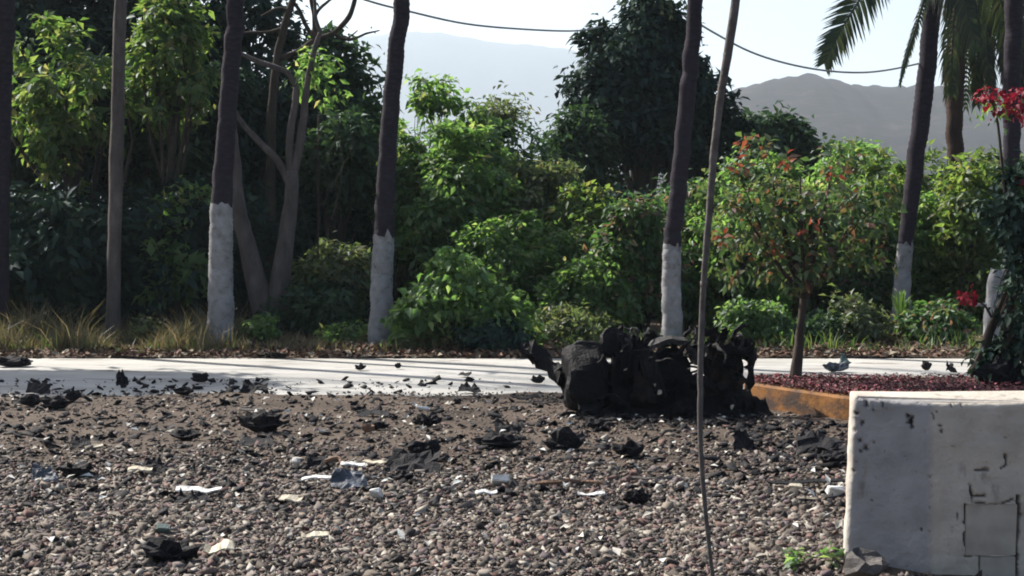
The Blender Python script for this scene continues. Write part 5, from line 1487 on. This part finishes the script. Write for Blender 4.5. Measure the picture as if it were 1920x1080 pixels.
bk, wh, cr = M['scrap_black'], M['scrap_white'], M['scrap_cream']
scrap("long low charred lump, middle one of three in a row by the road's edge", 100, 774, 62, 17, bk, 'lump', 1)
scrap("rounded charred lump at the start of a row of three by the road's edge", 57, 768, 34, 17, bk, 'lump', 2)
scrap("upright charred lump ending a row of three by the road's edge", 137, 762, 26, 18, bk, 'lump', 3)
scrap("ragged black scrap lying on a bright patch of road above the row of three lumps", 72, 740, 48, 15, bk, 'sheet', 4)
scrap("large charred lump with a pale flat strip just above it, on brown gravel", 490, 818, 76, 34, bk, 'lump', 5)
scrap("flat pale strip lying just beyond the large charred lump", 470, 782, 42, 6, M['pole'], 'strip', 6)
scrap("wide charred lump with a flat base in front of the wreck's tyre", 1058, 850, 74, 30, bk, 'lump', 7)
scrap("pointed charred lump in front of the wreck's engine", 1180, 864, 56, 24, bk, 'lump', 8)
scrap("long jagged charred sheet lying beside a pale flat strip", 775, 892, 112, 26, bk, 'sheet', 9)
scrap("knobbly charred lump just beyond the long jagged sheet", 796, 866, 56, 24, bk, 'lump', 10)
scrap("broken charred piece lying between the jagged sheet and the wide lump", 935, 848, 78, 22, bk, 'lump', 11)
scrap("thin charred shard just beyond the broken charred piece", 950, 818, 56, 14, bk, 'sheet', 12)
scrap("charred lump topped by a crumpled white scrap", 802, 806, 44, 20, bk, 'lump', 13)
scrap("crumpled white scrap caught on a charred lump", 795, 787, 26, 8, wh, 'chip', 14, z=0.07)
scrap("charred scrap with an upright splinter in mid gravel", 290, 894, 58, 20, bk, 'sheet', 15)
scrap("low charred heap beside the white and bluish scrap", 146, 902, 62, 20, bk, 'lump', 16)
scrap("flat black sheet next to a small cream chip", 150, 850, 46, 10, bk, 'sheet', 17)
scrap("long low charred piece on the brown patch of gravel", 345, 832, 62, 15, bk, 'lump', 18)
scrap("straight black bar tilted against the road's edge beside the wreck", 985, 757, 54, 9, bk, 'strip', 19)
scrap("dark tangled lump on the gravel beyond a thin white strip", 1195, 956, 46, 24, bk, 'lump', 20)
scrap("black curled scrap with a white tip", 590, 884, 46, 18, bk, 'sheet', 21)
scrap("small dark lump in front of the long jagged sheet", 755, 915, 40, 16, bk, 'lump', 22)
scrap("ragged dark heap low in the foreground gravel", 318, 1066, 92, 34, bk, 'lump', 23)
scrap("black shard lying against the white wall below the kerb", 1535, 850, 92, 22, bk, 'sheet', 24)
scrap("second black shard against the white wall, nearer the camera", 1560, 880, 50, 18, bk, 'lump', 25)
scrap("flat dark sheet with a pale edge below the large charred lump", 480, 840, 72, 9, bk, 'sheet', 26)
scrap("charred flake between the knobbly lump and the topped lump", 705, 812, 46, 11, bk, 'lump', 27)
scrap("thin charred flake on the bare earth beyond the topped lump", 700, 786, 62, 9, bk, 'sheet', 28)
scrap("dark reddish lump on the gravel beside the charred flake", 690, 820, 22, 14, M['scrap_brown'], 'lump', 29)
scrap("bent black wire-like scrap below the wreck's far end", 1395, 850, 48, 30, bk, 'sheet', 30)
scrap("small charred lump at the wreck's foot", 1115, 812, 36, 14, bk, 'lump', 31)
scrap("blue-grey torn scrap between two white strips", 655, 925, 66, 24, M['scrap_blue'], 'sheet', 32)
scrap("white and bluish crumpled scrap beside a low charred heap", 84, 912, 46, 22, M['scrap_blue'], 'sheet', 33)
scrap("long bright white torn strip with a dark underside in mid gravel", 372, 940, 84, 12, wh, 'strip', 34, rot=0.0)
scrap("black flap showing under the long bright white strip", 362, 950, 66, 9, bk, 'sheet', 35)
scrap("straight white strip pointing at the blue-grey scrap", 598, 917, 66, 8, wh, 'strip', 36, rot=0.0)
scrap("short white strip touching the top of the blue-grey scrap", 662, 891, 44, 8, wh, 'strip', 37)
scrap("cream strip pointing at the long jagged charred sheet", 702, 885, 50, 6, cr, 'strip', 38)
scrap("square white chunk standing on open gravel", 938, 924, 34, 22, wh, 'chip', 39)
scrap("thin white crescent just in front of the square white chunk", 912, 942, 42, 8, wh, 'strip', 40)
scrap("thin flat white strip below the long dark stick", 1108, 948, 52, 7, wh, 'strip', 41, rot=0.0)
scrap("small upright white scrap in front of the blue-grey scrap", 704, 946, 22, 20, wh, 'chip', 42)
scrap("curved cream strip shaped like a shallow bowl", 545, 955, 42, 14, cr, 'strip', 43)
scrap("bright white scrap lying against the foot of the white wall", 1566, 942, 34, 14, wh, 'chip', 44)
scrap("small cream chip next to a flat black sheet", 180, 854, 24, 8, cr, 'chip', 45)
scrap("curved cream strip near the charred scrap with a splinter", 262, 899, 44, 9, cr, 'strip', 46)
scrap("small white tip lying beside the black curled scrap", 556, 882, 14, 14, wh, 'chip', 47)
scrap("cream curl low in the foreground beside the ragged dark heap", 412, 1058, 56, 24, cr, 'strip', 48)
scrap("pale chip on the gravel beyond the bright scrap at the wall", 1490, 930, 26, 10, cr, 'chip', 49)
scrap("small teal scrap in the foreground gravel", 306, 1010, 22, 16, M['scrap_teal'], 'chip', 50)
scrap("cream flat strip in the foreground gravel, far from other scraps", 590, 1026, 50, 12, cr, 'strip', 51)
scrap("long dark stick lying on the open gravel", 1060, 922, 140, 10, M['scrap_brown'], 'stick', 52, rot=0.08)
scrap("brown stick leaning into the blue-grey scrap", 625, 886, 52, 26, M['scrap_brown'], 'stick', 53, rot=-0.5)
scrap("long thin dark strip running to the foot of the white wall", 1510, 920, 150, 8, bk, 'strip', 54, rot=0.0)
scrap("pale stick stretching over the gravel beside the thin bent pole", 1240, 915, 110, 6, M['pole'], 'stick', 55, rot=-0.05)
# pieces strewn on the road
scrap("black scrap on the shaded road beyond the large charred lump", 478, 740, 56, 16, bk, 'sheet', 56)
scrap("black scrap on the shaded road beside the long pale streak", 345, 744, 34, 13, bk, 'lump', 57)
scrap("small upright black scrap on the shaded road", 228, 728, 22, 22, bk, 'sheet', 58)
scrap("dark scrap on the sunny road before the thickest palm", 376, 720, 30, 14, bk, 'lump', 59)
scrap("small dark scrap on the sunny road below the leaning palm", 676, 697, 22, 9, bk, 'lump', 60)
scrap("tiny dark scrap on the sunny road below the bright green bush", 746, 694, 12, 8, bk, 'lump', 61)
scrap("flat dark scrap on the middle of the sunny road", 872, 709, 24, 5, bk, 'sheet', 62)
scrap("dark scrap on the road beside the wreck's bent beam", 1008, 722, 26, 11, bk, 'lump', 63)
scrap("dark flake at the road's edge between the beam and the bar", 880, 738, 44, 8, bk, 'sheet', 64)
scrap("dark blob on the sunny road behind the planting island", 1737, 697, 18, 13, bk, 'lump', 65)
scrap("small curled dark scrap on the road beside the bougainvillea", 1782, 700, 20, 13, bk, 'sheet', 66)
scrap("crumpled dark bag on the road behind the planting island", 1566, 700, 42, 14, M['scrap_blue'], 'lump', 67)
scrap("pale green crumpled sheet lying on the crumpled dark bag", 1584, 690, 26, 12, M['scrap_teal'], 'sheet', 68, z=0.05)
scrap("heap of dark scraps where the road meets the verge near the dry grass", 25, 690, 70, 16, bk, 'lump', 69)
scrap("low dark scrap at the far verge below the thickest palm", 505, 672, 60, 7, bk, 'lump', 70)
scrap("pale plank lying on the verge behind the wreck", 1445, 662, 74, 7, M['pole'], 'strip', 71, rot=0.0)
scrap("pale stone-like lump on the verge beside the short-banded palm", 1738, 660, 30, 9, M['pole'], 'lump', 72)
for lab_, a_, b_, w_, h_, sd in [("charred heap at the foot of the bougainvillea's leaning stem", 1868, 716, 62, 34, 81), ("smaller charred piece beside the charred heap under the bougainvillea", 1906, 722, 40, 30, 82)]:
    o = scrap(lab_, a_, b_, w_, h_, bk, 'lump', sd)
    q = pt(a_, b_, 14.05); o.location = (q.x, 14.05, 0.23)
# small charred crumbs that cannot be told apart
n = 5200
cy = 8.5 + rs.random(n) * 8.5; cx = (rs.random(n) - 0.5) * 2 * 0.33 * cy
ok = (rs.random(n) < np.where(cy > 15.2, np.where(cx < -0.8, 0.5, 0.14), np.where(cy > 12, 0.75, 1.0))) & ~((cx > 1.6) & (cy > 6.8) & (cy < 7.3)) & ~((cx > 2.0) & (cy > 12.1))
cx, cy = cx[ok], cy[ok]
cz = np.where(cy < 15.3, zlot(cx, cy), 0.015)
# soot-black crumbs spread round the burnt wreck
cx = np.concatenate([cx, 0.45 + rs.random(900) * 2.2]); cy = np.concatenate([cy, 12.35 + rs.random(900) ** 0.6 * 1.15])
cx = np.concatenate([cx, 1.7 + rs.random(420) * 1.05]); cy = np.concatenate([cy, 10.6 + rs.random(420) * 1.9])
okk = ~((cx > 2.1) & (cy > 12.7)); cx, cy = cx[okk], cy[okk]
cz = np.where(cy < 15.3, zlot(cx, cy), 0.015)
tag(link("charred_crumbs", stones_mesh("charred_crumbs", np.stack([cx, cy, cz + 0.01], 1), 0.015 + 0.075 * rs.random(len(cx)) ** 3.6, rs, True, 0.55), M['scrap_black']), kind='stuff')

n = 560
cy = 7.2 + rs.random(n) * 7.5; cx = (rs.random(n) - 0.5) * 2 * 0.33 * cy
ok = ~((cx > 1.5) & (cy > 6.8) & (cy < 7.4)) & ~((cx > 2.0) & (cy > 12.0))
cx, cy = cx[ok], cy[ok]; n = len(cx)
v, f = leaf_cards(np.stack([cx, cy, zlot(cx, cy) + 0.022], 1), np.stack([rs.normal(size=n) * 0.5, rs.normal(size=n) * 0.5, np.ones(n)], 1), rs.normal(size=(n, 3)), 0.03 + 0.06 * rs.random(n), 0.02 + 0.03 * rs.random(n))
tag(link("pale_flecks", np_mesh("pale_flecks", v, f), island_mat("pale_flecks", [(0.0, (0.25, 0.22, 0.18)), (0.4, (0.45, 0.42, 0.36)), (0.8, (0.62, 0.61, 0.58)), (1.0, (0.36, 0.40, 0.42))])), kind='stuff')

# ------------------------------------------------------------------ air
m = bpy.data.materials.new("haze"); m.use_nodes = True
nt = m.node_tree; nt.nodes.clear()
out_ = nt.nodes.new("ShaderNodeOutputMaterial")
vol = nt.nodes.new("ShaderNodeVolumePrincipled")
vol.inputs["Color"].default_value = (0.74, 0.87, 1.0, 1)
vol.inputs["Density"].default_value = 0.00025
vol.inputs["Anisotropy"].default_value = 0.25
nt.links.new(vol.outputs[0], out_.inputs["Volume"])
mb = MB(); mb.box((0, 2250, 260.0), (7200, 5200, 525.0))
hz = mb.build("haze", m)
tag(hz, kind='stuff')
